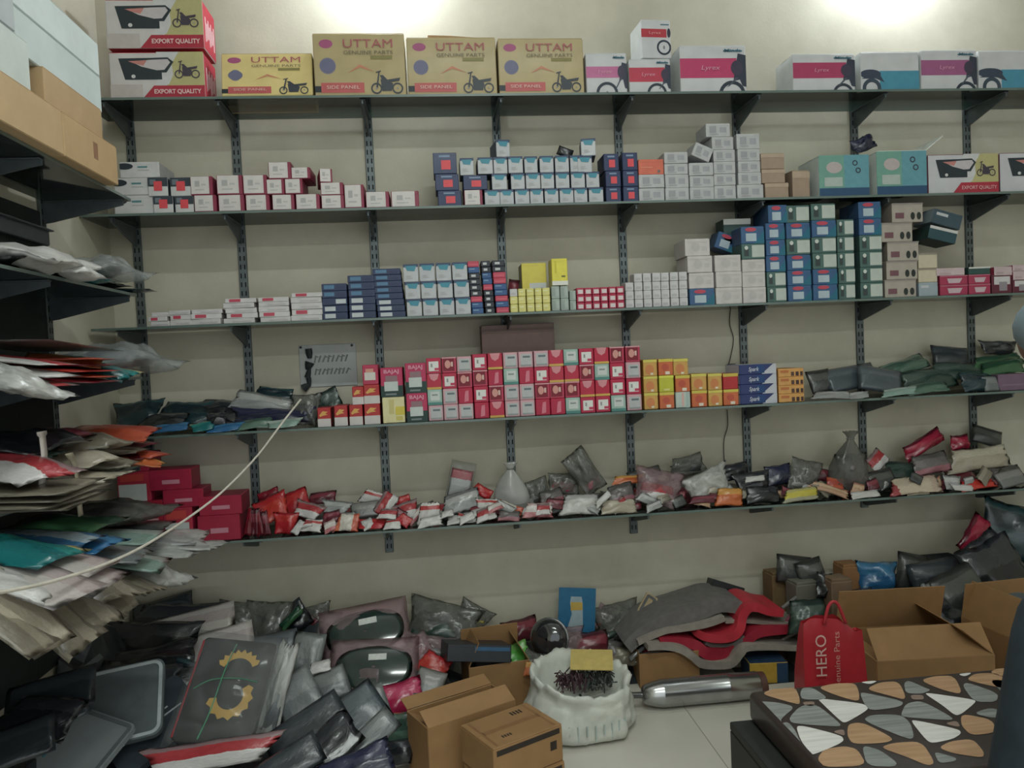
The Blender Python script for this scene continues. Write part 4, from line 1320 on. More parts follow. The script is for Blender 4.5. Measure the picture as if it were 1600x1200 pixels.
# filler at the back of the same heap
FB = []
for i, x in enumerate(range(470, 1600, 38)):
    look = ['maroon', 'grey', 'dred', 'silver', 'dgrey', 'greypink', 'redw', 'grey'][i % 8]
    if x > 1080:
        look = ['dgrey', 'black', 'grey', 'maroon'][i % 4]
    y = shelf_py(SHZ[5], x, -.12)
    FB.append(({'maroon': 'maroon packet', 'grey': 'grey packet', 'dred': 'dark red packet', 'silver': 'silver packet', 'dgrey': 'dark grey packet', 'greypink': 'grey pink packet', 'redw': 'red and white packet', 'black': 'black packet'}[look], look, x + RNG.uniform(-6, 6), y - 12, 48, 24, RNG.uniform(-20, 20), 60, -.11 - .05 * (i % 2), .05))
heap(FB, 'at back of lowest shelf', 'pouches at the back of the lowest shelf', zfloor=SHZ[5])

# small bits scattered through the front of the heap
SB = []
rb_ = random.Random(21)
for i in range(46):
    x = 452 + i * 24.6 + rb_.uniform(-7, 7)
    if x < 1010:
        look, desc = [('white', 'torn white slip packet'), ('redw', 'small red white sachet'), ('maroon', 'small maroon sachet'), ('wpink', 'small pink sachet'), ('silver', 'small silver sachet')][i % 5]
    else:
        look, desc = [('dgrey', 'small dark grey sachet'), ('tan', 'small tan sachet'), ('maroon', 'small wine sachet'), ('silver', 'small foil sachet'), ('beigepk', 'small brown sachet')][i % 5]
    y = shelf_py(SHZ[5], x, -.27)
    SB.append((desc, look, x, y - rb_.uniform(5, 26), rb_.uniform(18, 32), rb_.uniform(9, 18), rb_.uniform(-45, 45), rb_.uniform(15, 50), -.28 + rb_.uniform(0, .07), .018))
heap(SB, 'among lowest shelf pouches', 'small sachets on the lowest shelf', zfloor=SHZ[5])

S4 = [
    ('dark teal flat packet', 'dteal', 215, 646, 66, 40, -6, 45, -.17, .05), ('dark teal flat packet', 'dteal', 290, 646, 84, 40, 4, 45, -.16, .05), ('black wedge packet', 'black', 350, 642, 96, 34, 10, 40, -.14, .06), ('black flat packet', 'black', 255, 658, 70, 24, 0, 55, -.24, .03),
    ('bright blue packet edge', 'blue', 265, 668, 56, 13, -8, 60, -.285, .02), ('teal packet edge', 'tealp', 318, 666, 36, 14, -14, 55, -.285, .02), ('bright blue packet edge', 'blue', 350, 668, 56, 12, -7, 60, -.285, .02), ('black packet end', 'black', 338, 655, 30, 22, -10, 30, -.26, .04),
    ('silver bubble wrap pack', 'silver', 410, 630, 92, 30, 14, 30, -.16, .05), ('dark navy packet', 'navy', 420, 650, 110, 24, 8, 50, -.22, .05), ('grey green packet edge', 'mgreen', 400, 662, 50, 16, -6, 55, -.27, .03), ('pale green packet edge', 'mint', 444, 661, 50, 13, -6, 60, -.285, .02),
    ('dark clear bag', 'smoke', 478, 640, 40, 50, 0, 15, -.2, .06, 'navy'), ('dark green pointed packet', 'dgreen', 513, 628, 40, 40, -20, 15, -.1, .03), ('dark teal packet', 'dteal', 428, 616, 60, 22, 10, 25, -.08, .04),
]
heap(S4, 'on the fourth shelf', 'dark packets at left of the fourth shelf', zfloor=SHZ[4])
S4R = [
    ('dark grey soft packet', 'dgrey', 1282, 596, 40, 36, -6, 25, -.17, .05), ('grey green packet', 'slate', 1330, 590, 90, 36, -8, 35, -.17, .06), ('grey white packet edge', 'silver', 1300, 617, 60, 12, 5, 60, -.28, .02), ('grey white packet edge', 'silver', 1340, 618, 40, 10, -6, 60, -.29, .02),
    ('slate packet', 'slate', 1375, 600, 70, 40, 14, 30, -.23, .06), ('green clear packet', 'mgreen', 1412, 573, 90, 22, -18, 40, -.13, .05), ('dark green packet', 'dgreen', 1450, 592, 90, 34, -10, 40, -.2, .06), ('mid green packet edge', 'mgreen', 1450, 608, 70, 16, -6, 55, -.27, .03),
    ('dark slate packet', 'charcoal', 1485, 558, 60, 34, 8, 25, -.1, .06), ('dark green packet', 'dgreen', 1500, 580, 90, 30, 6, 40, -.18, .06), ('dark green packet', 'dteal', 1530, 600, 60, 30, 0, 35, -.25, .05), ('yellow green packet', 'green', 1560, 563, 84, 18, -4, 45, -.15, .04), ('green packet', 'green', 1566, 574, 74, 22, -6, 40, -.2, .05),
    ('black packet', 'black', 1560, 543, 56, 22, 4, 20, -.08, .05), ('grey green packet edge', 'mint', 1410, 612, 70, 12, -5, 60, -.285, .02), ('dark green packet', 'dgreen', 1395, 585, 60, 30, -14, 35, -.12, .05), ('pale grey packet', 'slatel', 1548, 601, 26, 24, 0, 20, -.275, .03),
]
heap(S4R, 'at right of the fourth shelf', 'green packets at right of the fourth shelf', zfloor=SHZ[4])


def knotted(name, base, w, h, look, label, lean=0.0, grp=None, seed=1):
    """gathered polythene bag: round body, neck pulled together, flared mouth"""
    b = MB()
    prof = [(.02, 0), (.36, .02), (.47, .12), (.5, .28), (.45, .45), (.34, .6), (.2, .74), (.1, .84), (.07, .88), (.12, .94), (.2, 1.0)]
    n = 22
    for i, (r, z) in enumerate(prof):
        for k in range(n):
            a = 2 * PI * k / n
            q = 1 + .16 * noise.noise(Vector((math.cos(a) * 1.6, math.sin(a) * 1.6, z * 3 + seed))) + (.10 * math.sin(k * 5.0 + seed) if z > .5 else .03 * math.sin(k * 7))
            b.v.append((r * q * math.cos(a) * w + lean * z * z * w, r * q * math.sin(a) * w * .6, z * h + (0.02 * h * math.sin(k * 3.1) if i == len(prof) - 1 else 0)))
    for i in range(len(prof) - 1):
        for k in range(n):
            k2 = (k + 1) % n
            b.f.append([i * n + k, i * n + k2, (i + 1) * n + k2, (i + 1) * n + k])
            b.m.append(0)
    b.f.append(list(range(n))[::-1])
    b.m.append(0)
    o = b.build(name, [look], None, True, base)
    tb = MB()
    tb.tube([(.085 * w * math.cos(2 * PI * k / 12) + lean * .78 * w, .06 * w * math.sin(2 * PI * k / 12), .88 * h) for k in range(13)], .004, 6, caps=False)
    tb.build('neck_tie', [mat((120, 120, 116))], o)
    tag(o, label, 'bag', grp)
    return o


p = aty(1328, 768, -.17)
kb = knotted('knotted_bag', (p.x, -.16, SHZ[5] + .001), .2, .30, M['smoke'], 'tall grey polythene bag tied at neck, standing on lowest shelf', .1)
i_ = obj('contents', CRUMP[1], kb, (0.01, 0, .11))
slot(i_, M['greypink'])
i_.scale = (.14, .09, .17)
p = aty(797, 800, -.15)
kb = knotted('knotted_bag', (p.x + .01, -.13, SHZ[5] + .02), .17, .22, M['milky'], 'whitish polythene bag with gathered neck before an upright', .02, seed=4)
i_ = obj('contents', CRUMP[2], kb, (0, 0, .07))
slot(i_, M['silver'])
i_.scale = (.12, .07, .09)
# the tall clear pouch standing up out of the heap
o = put(FLATP[0], film_mat('thin_polythene', (245, 246, 246), .13), aty(720, 752, -.1), .118, .185, .03, 14, 6, 0, 'polybag')
tag(o, 'tall clear pouch with red band card, standing above the heap', 'bag')
i_ = obj('header_card', FLATP[1], o, (0, 0, -.06))
slot(i_, pack_mat([(0, (190, 190, 190)), (.42, (206, 206, 206)), (.66, (206, 44, 66)), (.97, (206, 44, 66))]))
i_.scale = (.86, .5, .72)

# dark packets on the beige and green cartons, tipped dark cartons
bb = [(1462, 346, 48, 22, 16, 'tilted slate carton near the ceiling of third shelf'), (1456, 370, 46, 20, 14, 'tilted dark teal carton resting on cream boxes')]
for k, (px, py, w, h, tip, lab) in enumerate(bb):
    p = aty(px, py, -.2)
    s = dist(p) / FPX
    o = carton('dkgreenw' if k else 'paleb', w * s, .14, h * s)
    o.name = 'parts_box'
    o.location = (p.x, -.2, p.z - h * s / 2)
    o.rotation_euler = (0, rad(tip), 0)
    slotm = mat((62, 84, 98) if not k else (48, 82, 92), 0.5)
    o.data.materials[0] = slotm
    tag(o, lab, 'box', 'tilted dark cartons')
for k, (px, py, w, h, kind, lab, tip) in enumerate(((1131, 378, 34, 26, 'blue', 'blue carton tipped over behind the white smudged stack', 20), (1152, 362, 44, 40, 'dkgreenw', 'dark teal carton behind the tipped blue one', 0))):
    p = aty(px, py, -.16)
    s = dist(p) / FPX
    o = carton(kind, w * s, .1, h * s)
    o.location = (p.x, -.11, p.z - h * s / 2)
    o.rotation_euler = (0, rad(tip), 0)
    tag(o, lab, 'box')
o = put(CRUMP[0], M['navy'], aty(1348, 226, -.2), .12, .08, .06, -20, 30, 0, 'packet')
tag(o, 'dark purple wrapped packet on the first green teal carton', 'packet')
o = put(FLATP[2], M['black'], aty(883, 238, -.22), .07, .045, .03, 22, 10, 0, 'packet')
tag(o, 'small navy flap packet lying on the white teal stack', 'packet')
o = put(FLATP[2], M['dred'], aty(1588, 322, -.2), .1, .03, .08, 0, 0, 0, 'packet')
bpy.data.objects.remove(o)
o = put(FLATP[3], M['maroon'], aty(802, 452, -.16), .05, .09, .04, 10, 5, 0, 'packet')
tag(o, 'dark maroon packet between the thin stacks and yellow boxes', 'packet')

# grey embossed plate on the wall
p0, p1 = aty(470, 606, 0), aty(556, 536, 0)
b = MB()
b.box((p0.x, -.006, p0.z), (p1.x, -.0008, p1.z), .003)
sg = b.build('wall_plate', [mat((176, 180, 180), 0.4, 0.0, .12, 9, coat=.2)])
tag(sg, 'grey embossed plate screwed to wall above the dark packets', 'sign')
sw, sh = p1.x - p0.x, p1.z - p0.z
b = MB()
for row, (z, hh, nn) in enumerate(((.66, .17, 8), (.36, .15, 9))):
    for q in range(nn):
        x = p0.x + sw * (.28 + .62 * q / nn)
        zz = p0.z + sh * z
        M_ = Matrix.Translation((x, -.007, zz)) @ Matrix.Rotation(rad(14 + 6 * ((q * 7) % 3)), 4, 'Y')
        b.box((-.0035, -.0015, -sh * hh / 2), (.0035, .0015, sh * hh / 2), .0008, 0, M_)
        if q % 3 != 1:
            b.box((0, -.0012, sh * hh * .3), (.013, .0012, sh * hh * .44), .0006, 0, M_)
tag(b.build('embossed_lettering', [mat((120, 124, 124), 0.5)], sg), kind='stuff')
for (u, v) in ((.04, .95), (.93, .95)):
    b = MB()
    b.tube([(p0.x + sw * u, -.010, p0.z + sh * v), (p0.x + sw * u, -.002, p0.z + sh * v)], .006, 10)
    b.build('screw', [mat((40, 42, 44), .5)], sg)
b = MB()
for a, c, r0, r1 in (((480, 590), (484, 575), .014, .006), ((484, 560), (482, 545), .01, .016), ((480, 578), (484, 566), .008, .022), ((484, 600), (474, 607), .006, .02), ((482, 590), (484, 604), .012, .006)):
    A, B = aty(*a, -.016), aty(*c, -.016)
    b.tube([A, (A + B) / 2, B], [r0, (r0 + r1) / 1.7, r1], 8)
b.build('black_smear', [mat((38, 46, 48), .6)], sg)

# wires
def cable(name, pts, r, m, label, cat='cable'):
    b = MB()
    P = smoothline(pts, 6)
    L = Vector(P[0])
    b.tube([q - L for q in P], r, 8)
    return tag(b.build(name, [m], None, True, L), label, cat)


cab = [(470, 624, -.31), (440, 662, -.40), (402, 712, -.52), (352, 764, -.74), (300, 805, -.98), (230, 850, -1.36), (168, 880, -1.62), (100, 903, -1.84), (40, 918, -2.0), (-60, 936, -2.2)]
cable('white_cable', [aty(x, y, Y) for x, y, Y in cab], .0042, mat((214, 206, 192), .5), 'long white cable sagging from fourth shelf across the left shelves')
cable('black_wire', [aty(x, y, -.008) for x, y in ((1142, 478), (1140, 505), (1146, 530), (1141, 560), (1138, 570))], .0022, mat((40, 42, 44)), 'thin black wire hanging on wall above the gold boxes', 'wire')
cable('black_wire', [aty(x, y, -.008) for x, y in ((1136, 640), (1137, 665), (1131, 690), (1132, 725))], .0022, mat((60, 62, 62)), 'thin dark wire on wall below the gold boxes', 'wire')
b = MB()
q = aty(1143, 571, -.02)
b.box((q.x - .018, -.03, q.z - .008), (q.x + .02, -.002, q.z + .008), .003)
b.box((q.x - .018, -.02, q.z - .03), (q.x - .010, -.004, q.z - .006), .002)
tag(b.build('wire_clip', [mat((36, 38, 40))]), 'small black clip on wall beside the blue script boxes', 'clip')
# ------------------------------------------------------------------ packs on the left wall shelves
def left(rows, place, group, zf=None):
    for k, r in enumerate(rows):
        desc, look, cx, cy, X, w, l, t, yaw, pit, rol = r[:11]
        inner = r[11] if len(r) > 11 else None
        p = atx(cx, cy, X)
        film = look in ('clear', 'milky', 'smoke', 'pinky')
        me = (CRUMP if film else FLATP if t < .03 else POUCH)[(k * 3 + len(desc)) % 4]
        o = obj('polybag' if film else 'packet', me)
        slot(o, M[look])
        # lies flat: length l out from the wall, width w along it
        o.matrix_world = Matrix.Translation(p) @ Matrix.Rotation(rad(yaw), 4, 'Z') @ Matrix.Rotation(rad(rol), 4, 'X') @ Matrix.Rotation(rad(pit), 4, 'Y') @ Matrix.Rotation(rad(-90), 4, 'X') @ Matrix.Diagonal((l, t, w, 1))
        if zf is not None:
            bpy.context.view_layer.update()
            cs = [o.matrix_world @ v.co for v in me.vertices]
            lo = min([c.z for c in cs if c.x < -1.11] or [9])
            if lo < zf + .001:
                o.location.z += zf + .001 - lo
        if inner:
            i_ = obj('contents', FLATP[k % 4], o)
            slot(i_, M[inner])
            i_.scale = (.8, .7, .75)
        later(o, desc, place, cx, 'bag' if film else 'packet', group)


left([('crumpled white cloth bag', 'white', 40, 425, -1.15, .34, .26, .07, 10, 6, 0), ('crumpled white cloth bag', 'white', 92, 440, -1.13, .16, .24, .06, -10, 14, 0), ('white rolled sheet', 'white', 92, 420, -1.2, .10, .26, .05, 20, 0, 0),
      ('clear bag with white contents', 'clear', 150, 447, -1.16, .24, .28, .10, 0, 0, 0, 'silver'), ('teal flat packet', 'tealp', 125, 455, -1.16, .10, .2, .025, 10, 0, 0), ('dark teal packet at shelf tip', 'dteal', 187, 460, -1.17, .12, .24, .02, 5, 0, 0),
      ('black packet under white bags', 'black', 30, 462, -1.22, .5, .3, .05, 0, 0, 0), ('black packet under white bags', 'black', 120, 462, -1.24, .3, .28, .03, 0, 0, 0)],
     'on second left shelf', 'bags on the second left shelf', LZ[1])
left([('flat grey sheet', 'grey', 55, 541, -1.17, .5, .32, .012, 0, 2, -3), ('white maroon packet', 'redw', 18, 562, -1.12, .14, .3, .02, -15, 8, 0), ('white maroon packet', 'white', 20, 577, -1.1, .14, .3, .02, -12, 10, 0), ('white maroon packet', 'redw', 22, 592, -1.09, .14, .28, .02, -18, 10, 0), ('white bag drooping', 'milky', 8, 602, -1.06, .16, .24, .06, -10, 22, 0, 'white')]
     + [('red orange packet', ('orangepk', 'dred', 'redor', 'orangepk', 'dred')[i], 84 + (i % 2) * 6, 562 + i * 8, -1.13 + .008 * i, .24, .3, .018, 8 - 6 * (i % 3), 2 + i, 0) for i in range(5)]
     + [('bright orange packet', 'orange', 100, 563, -1.09, .15, .2, .02, 20, 10, 10), ('teal green packet', 'tealp', 142, 573, -1.1, .16, .28, .045, -8, 16, 8), ('dark teal packet below', 'dteal', 125, 588, -1.12, .14, .26, .02, 0, 4, 0),
        ('large clear bag', 'clear', 178, 570, -1.15, .36, .36, .12, 6, 4, 0, 'slatel')],
     'on third left shelf', 'packs on the third left shelf', LZ[2])
left([('black packet', 'black', 20, 700, -1.2, .3, .3, .08, 0, 0, 0), ('maroon packet', 'maroon', 45, 688, -1.22, .3, .28, .05, 0, 0, 0), ('red and white curved packet', 'redw', 25, 728, -1.1, .16, .26, .04, -25, 14, 10), ('dark green packet', 'dgreen', 34, 706, -1.18, .14, .22, .03, 0, 6, 0)]
     + [('beige flat packet', 'beigepk', 36 + 4 * (i % 2), 762 + i * 9, -1.1, .3, .32, .022, 4 - 5 * (i % 3), 2, 0) for i in range(4)]
     + [('cream crumpled packet', 'beigepk', 118, 694, -1.15, .2, .28, .06, 10, 4, 0), ('cream crumpled packet', 'cream', 98, 718, -1.14, .2, .28, .05, -8, 6, 0), ('cream crumpled packet', 'beigepk', 132, 724, -1.13, .2, .3, .05, 14, 4, 0), ('cream crumpled packet', 'cream', 112, 742, -1.12, .22, .3, .04, -6, 4, 0), ('pale packet near corner', 'beigepk', 156, 705, -1.16, .16, .28, .03, 6, 2, 0),
        ('orange top packet', 'orangepk', 168, 676, -1.15, .24, .3, .03, 8, 6, 8), ('maroon packet under orange one', 'maroon', 172, 698, -1.17, .2, .28, .03, 0, 2, 0), ('orange crumpled packet', 'orangepk', 200, 706, -1.12, .14, .26, .03, -10, 8, 0), ('bright orange packet', 'orange', 198, 722, -1.09, .14, .24, .03, 16, 10, 0), ('dark red packet near corner', 'dred', 176, 715, -1.16, .16, .26, .03, 0, 0, 0)],
     'on fourth left shelf', 'packs on the fourth left shelf', LZ[3])
left([('dark grey clear packet', 'smoke', 165, 800, -1.18, .34, .34, .08, 0, 4, 0, 'dgrey'), ('dark grey flat packet', 'dgrey', 180, 828, -1.15, .3, .34, .03, 8, 4, 0), ('green flat packet', 'green', 92, 820, -1.17, .3, .3, .04, 0, 4, 0), ('blue packet', 'blue', 82, 846, -1.1, .2, .34, .03, -4, 8, 0), ('teal packet', 'tealp', 12, 858, -1.06, .2, .3, .04, -8, 10, 0), ('blue and white packet', 'bluew', 40, 842, -1.12, .2, .34, .03, 4, 8, 0),
      ('grey white packet', 'slatel', 128, 856, -1.06, .2, .36, .03, 8, 14, 0), ('pale grey green packet', 'mint', 160, 838, -1.12, .24, .36, .02, 4, 6, 0), ('pinkish white packet', 'pinkwhite', 45, 872, -1.03, .22, .36, .025, -6, 14, 0), ('pinkish white packet', 'pinkwhite', 65, 886, -1.0, .22, .36, .025, -2, 18, 0), ('pinkish white packet', 'pinkwhite', 24, 896, -.99, .2, .34, .02, -10, 20, 0), ('white crumpled packet', 'white', 16, 912, -.97, .12, .2, .03, 0, 20, 0),
      ('white clear bag', 'milky', 236, 842, -1.06, .30, .40, .05, 12, 6, 0, 'silver'), ('white clear bag', 'milky', 232, 858, -1.05, .30, .42, .04, 8, 8, 0, 'mint'), ('mint green packet', 'mint', 170, 872, -1.03, .2, .34, .025, 8, 14, 0), ('grey crumpled bag', 'milky', 205, 888, -1.0, .24, .3, .07, 4, 24, 0, 'slatel'), ('teal twist packet', 'tealp', 252, 876, -1.06, .10, .2, .03, 6, 14, 0),
      ('brown grey crumpled packet', 'beigepk', 115, 902, -1.0, .2, .3, .04, 0, 26, 0), ('brown grey crumpled packet', 'beigepk', 140, 922, -.98, .2, .26, .04, 12, 34, 0), ('brown grey crumpled packet', 'beigepk', 96, 932, -.97, .18, .28, .04, -10, 34, 0), ('brown grey crumpled packet', 'beigepk', 72, 958, -.95, .18, .26, .04, -6, 40, 0), 
      ('cream tag packet', 'cream', 22, 950, -.95, .14, .26, .02, -10, 44, 0), ('cream tag packet', 'beigepk', 12, 972, -.94, .12, .2, .02, -4, 40, 0), ('small white tag', 'white', 42, 960, -.94, .07, .1, .01, 10, 30, 0), ('beige long packet', 'beigepk', 170, 900, -1.0, .16, .3, .03, 14, 26, 0)],
     'on lowest left shelf', 'packs overflowing the lowest left shelf', LZ[4])


def strap(pts, X, w, m, label):
    b = MB()
    P = smoothline([atx(x, y, X) for x, y in pts], 5)
    n = len(P)
    for i, q in enumerate(P):
        hw = w * (1.6 if i < 3 else 1.0) / 2
        b.v += [(q.x, q.y - hw, q.z), (q.x, q.y + hw, q.z), (q.x - .003, q.y + hw, q.z), (q.x - .003, q.y - hw, q.z)]
    for i in range(n - 1):
        for k in range(4):
            k2 = (k + 1) % 4
            b.f.append([i * 4 + k, i * 4 + k2, i * 4 + 4 + k2, i * 4 + 4 + k])
            b.m.append(0)
    b.f += [[0, 1, 2, 3], [n * 4 - 1, n * 4 - 2, n * 4 - 3, n * 4 - 4]]
    b.m += [0, 0]
    return tag(b.build('hanging_strap', [m], None, True, fix=True), label, 'strap')


strap([(66, 674), (68, 690), (70, 712), (68, 740), (66, 756)], -1.05, .03, mat((206, 198, 190), .4), 'white crumpled strap hanging over the fourth left shelf')
strap([(108, 708), (118, 728), (122, 750), (124, 780), (127, 806)], -1.05, .028, mat((168, 158, 134), .5), 'beige strap hanging from fourth left shelf')

# ------------------------------------------------------------------ the heap on the floor
HB = MB()
nx, ny = 46, 27
XA, XB = -1.41, 1.02
for i in range(nx + 1):
    for j in range(ny + 1):
        x = XA + (XB - XA) * i / nx
        y = -.02 - 1.95 * j / ny
        fx = (i / nx)
        front = (1.5 if x < -.35 else max(.35, 1.5 - (x + .35) * 1.9))
        e = max(0.0, 1 - (-y / front) ** 2.0)
        hgt = (.40 - .17 * max(0, fx - .1)) * e ** .8
        hgt *= .82 + .3 * noise.noise(Vector((x * 3.1, y * 3.1, 2)))
        hgt += .03 * noise.noise(Vector((x * 9, y * 9, 5))) * (e > 0)
        lw = max(0, 1 - ((x - XA) / .20) ** 2) * min(1, max(0, (-y - .05) / .3)) * (1 if y > -1.35 else max(0, 1 - (-1.35 - y) / .25))
        hgt = max(hgt, ((.60 if y > -.8 else .36) + .08 * noise.noise(Vector((x * 5, y * 5, 1)))) * lw)
        if i == nx or j == ny:
            hgt = 0
        HB.v.append((x, y, hgt - .10))
for i in range(nx):
    for j in range(ny):
        a = i * (ny + 1) + j
        if max(HB.v[q][2] for q in (a, a + 1, a + ny + 1, a + ny + 2)) < 0 or (XA + (XB - XA) * i / nx > .3 and j > 4) or (XA + (XB - XA) * i / nx > -.36 and j > 8):
            continue
        HB.f.append([a, a + 1, a + ny + 2, a + ny + 1])
        HB.m.append(0)
HB.v = [(x, y, max(.001, z)) for x, y, z in HB.v]
hb = HB.build('buried_packs', [mat((44, 50, 54), .3, 0, .35, 9, .6, coat=.3)], None, False, fix=True)
tag(hb, 'dark mass of crumpled plastic packs buried under the floor heap', 'packs', kind='stuff')


def hy(y):
    """depth of the heap's surface seen at a pixel row"""
    return -.12 - max(0, (y - 950)) * .0042


def fl(desc, look, cx, cy, w, h, ang, tilt, t=.03, inner=None, yaw=0, Y=None):
    return (desc, look, cx, cy, w, h, ang, tilt, hy(cy) if Y is None else Y, t, inner, yaw)


FH = [
    fl('charcoal pack by left wall', 'charcoal', 40, 1090, 130, 60, -16, 55, .05, Y=-1.08), fl('black pack by left wall', 'black', 20, 1125, 120, 60, 10, 55, .05, Y=-1.18), fl('charcoal pack by left wall', 'charcoal', 20, 1165, 120, 60, -20, 55, .05, Y=-1.28), fl('slate pack by left wall', 'slate', 75, 1120, 110, 46, -30, 55, .04, Y=-1.05),
    fl('black plastic pack', 'black', 40, 1085, 150, 70, 10, 55, .06), fl('black plastic pack', 'black', 120, 1045, 170, 50, -12, 55, .06), fl('charcoal pack', 'charcoal', 60, 1120, 150, 60, -30, 60, .05), fl('black plastic pack', 'black', 190, 1010, 130, 70, 5, 45, .07), fl('black plastic pack', 'black', 120, 985, 150, 60, 4, 40, .06, Y=-.2),
    fl('dark red glimpse pack', 'maroon', 172, 1012, 30, 28, 0, 25, .03, Y=-.3), fl('black plastic pack', 'black', 240, 1068, 130, 50, 8, 60, .06), fl('charcoal pack', 'charcoal', 255, 955, 90, 40, -14, 40, .05, Y=-.1), fl('dark teal crumpled pack', 'dteal', 295, 1055, 70, 44, 20, 35, .05), fl('black plastic pack', 'black', 330, 1000, 110, 60, 0, 45, .07, Y=-.16),
    fl('dull pink white booklet pack', 'magaz', 300, 975, 130, 40, -12, 45, .035), fl('white wrapped pack with green print', 'magaz', 335, 1012, 122, 52, -14, 40, .05, Y=-.42), fl('pale clear bag', 'smoke', 370, 965, 60, 50, 10, 30, .06, 'grey', Y=-.12),
    fl('grey brown crumpled bag', 'smoke', 415, 980, 70, 80, 8, 25, .07, 'dgrey', Y=-.14), fl('black pack with green stripe', 'black', 455, 968, 56, 46, -30, 25, .06, Y=-.12), fl('green striped insert', 'green', 455, 966, 42, 14, -44, 20, .03, Y=-.18), fl('dark pack beside wall', 'charcoal', 500, 985, 60, 60, 10, 30, .07, Y=-.12), fl('dull purple clear bag', 'smoke', 492, 965, 44, 40, -10, 25, .05, 'maroon', Y=-.1),
    fl('slate plastic pack', 'slate', 425, 1020, 80, 60, -8, 40, .05), fl('pale slate pack', 'slatel', 478, 1030, 50, 80, 10, 30, .05), fl('slate plastic pack', 'slatel', 465, 1090, 70, 80, -30, 40, .05), fl('white slip pack', 'white', 500, 1042, 34, 18, -10, 40, .02, Y=-.6), fl('pale slate pack', 'slatel', 515, 1072, 60, 50, -20, 40, .04),
    fl('milky torn strip bag', 'milky', 432, 1080, 36, 150, 14, 25, .05, 'slatel', Y=-.74), fl('milky torn strip bag', 'milky', 402, 1090, 40, 90, 10, 25, .05, 'slate', Y=-.75), fl('grey torn strip bag', 'smoke', 414, 1040, 60, 40, -20, 30, .05, 'slate', Y=-.62),
    fl('dark blue slate pack', 'charcoal', 480, 1140, 130, 60, -32, 45, .045), fl('dark blue slate pack', 'slate', 545, 1125, 120, 70, -34, 45, .045), fl('dark blue slate pack', 'black', 500, 1180, 140, 60, -44, 50, .045), fl('dark blue slate pack', 'slatel', 565, 1165, 130, 40, -40, 40, .045), fl('dark blue slate pack', 'charcoal', 450, 1195, 110, 50, -30, 45, .05), fl('dark blue slate pack', 'navy', 555, 1200, 120, 50, -20, 50, .045), fl('slate plastic pack', 'slatel', 575, 1115, 70, 70, -20, 35, .035, Y=-.75),
    fl('hot pink foil pack', 'hotpink', 620, 1092, 84, 50, -12, 35, .05, Y=-.66), fl('red orange foil pack', 'redor', 678, 1040, 48, 36, 34, 35, .04, Y=-.45), fl('reddish clear bag', 'pinky', 650, 1025, 60, 50, -34, 35, .05, 'dred', Y=-.4), fl('dull grey panel pack', 'grey', 670, 1072, 46, 50, 20, 35, .04, Y=-.6), fl('grey panel pack below pink', 'slatel', 672, 1112, 60, 50, 10, 35, .04, Y=-.75), fl('dull green pack', 'mgreen', 630, 1142, 56, 56, 0, 30, .06, Y=-.82), fl('small orange glimpse pack', 'orangepk', 622, 1122, 36, 16, 0, 35, .03, Y=-.76), fl('black pack by open carton', 'black', 618, 1175, 60, 36, 0, 40, .05, Y=-.9),
    fl('grey green clear bag', 'smoke', 690, 975, 104, 70, 18, 35, .07, 'dgreen', Y=-.16), fl('grey pink clear bag', 'pinky', 672, 1010, 80, 34, 12, 45, .06, 'grey', Y=-.3), fl('small red pack by wall', 'redor', 778, 1001, 52, 18, 6, 30, .04, Y=-.14), fl('clear bag with yellow edge', 'smoke', 738, 965, 50, 44, 32, 25, .04, 'yellow', Y=-.1), fl('bright green printed pack', 'lgreen', 800, 1028, 60, 42, -12, 35, .06, Y=-.4), fl('dull green clear pack', 'smoke', 832, 1040, 44, 44, 20, 35, .06, 'lgreen', Y=-.42), fl('dark grey pack', 'dgrey', 770, 1050, 60, 40, 6, 40, .05, Y=-.45), fl('dark maroon pack behind', 'maroon', 812, 985, 60, 36, -10, 30, .06, Y=-.12), fl('yellow edged slip', 'orange', 825, 1045, 10, 22, 12, 20, .01, Y=-.5),
    fl('dull red crumpled pack', 'maroon', 915, 1012, 76, 44, -6, 35, .07, Y=-.25), fl('rose red crumpled pack', 'greypink', 950, 1018, 46, 36, 10, 30, .06, Y=-.25), fl('purple grey clear bag', 'pinky', 880, 1005, 60, 50, 0, 25, .07, 'greypink', Y=-.25), fl('dark olive clear bag', 'smoke', 965, 970, 70, 56, -10, 30, .07, 'dgreen', Y=-.12), fl('pale orange clear bag', 'pinky', 945, 965, 34, 40, 20, 25, .05, 'orangepk', Y=-.1), fl('grey pack by wall', 'dgrey', 1000, 985, 80, 40, -10, 35, .06, Y=-.12), fl('brown grey pack', 'beigepk', 975, 1025, 40, 30, 0, 35, .05, Y=-.28),
]
heap(FH, 'in the floor heap', 'packs in the floor heap', zfloor=0.0)


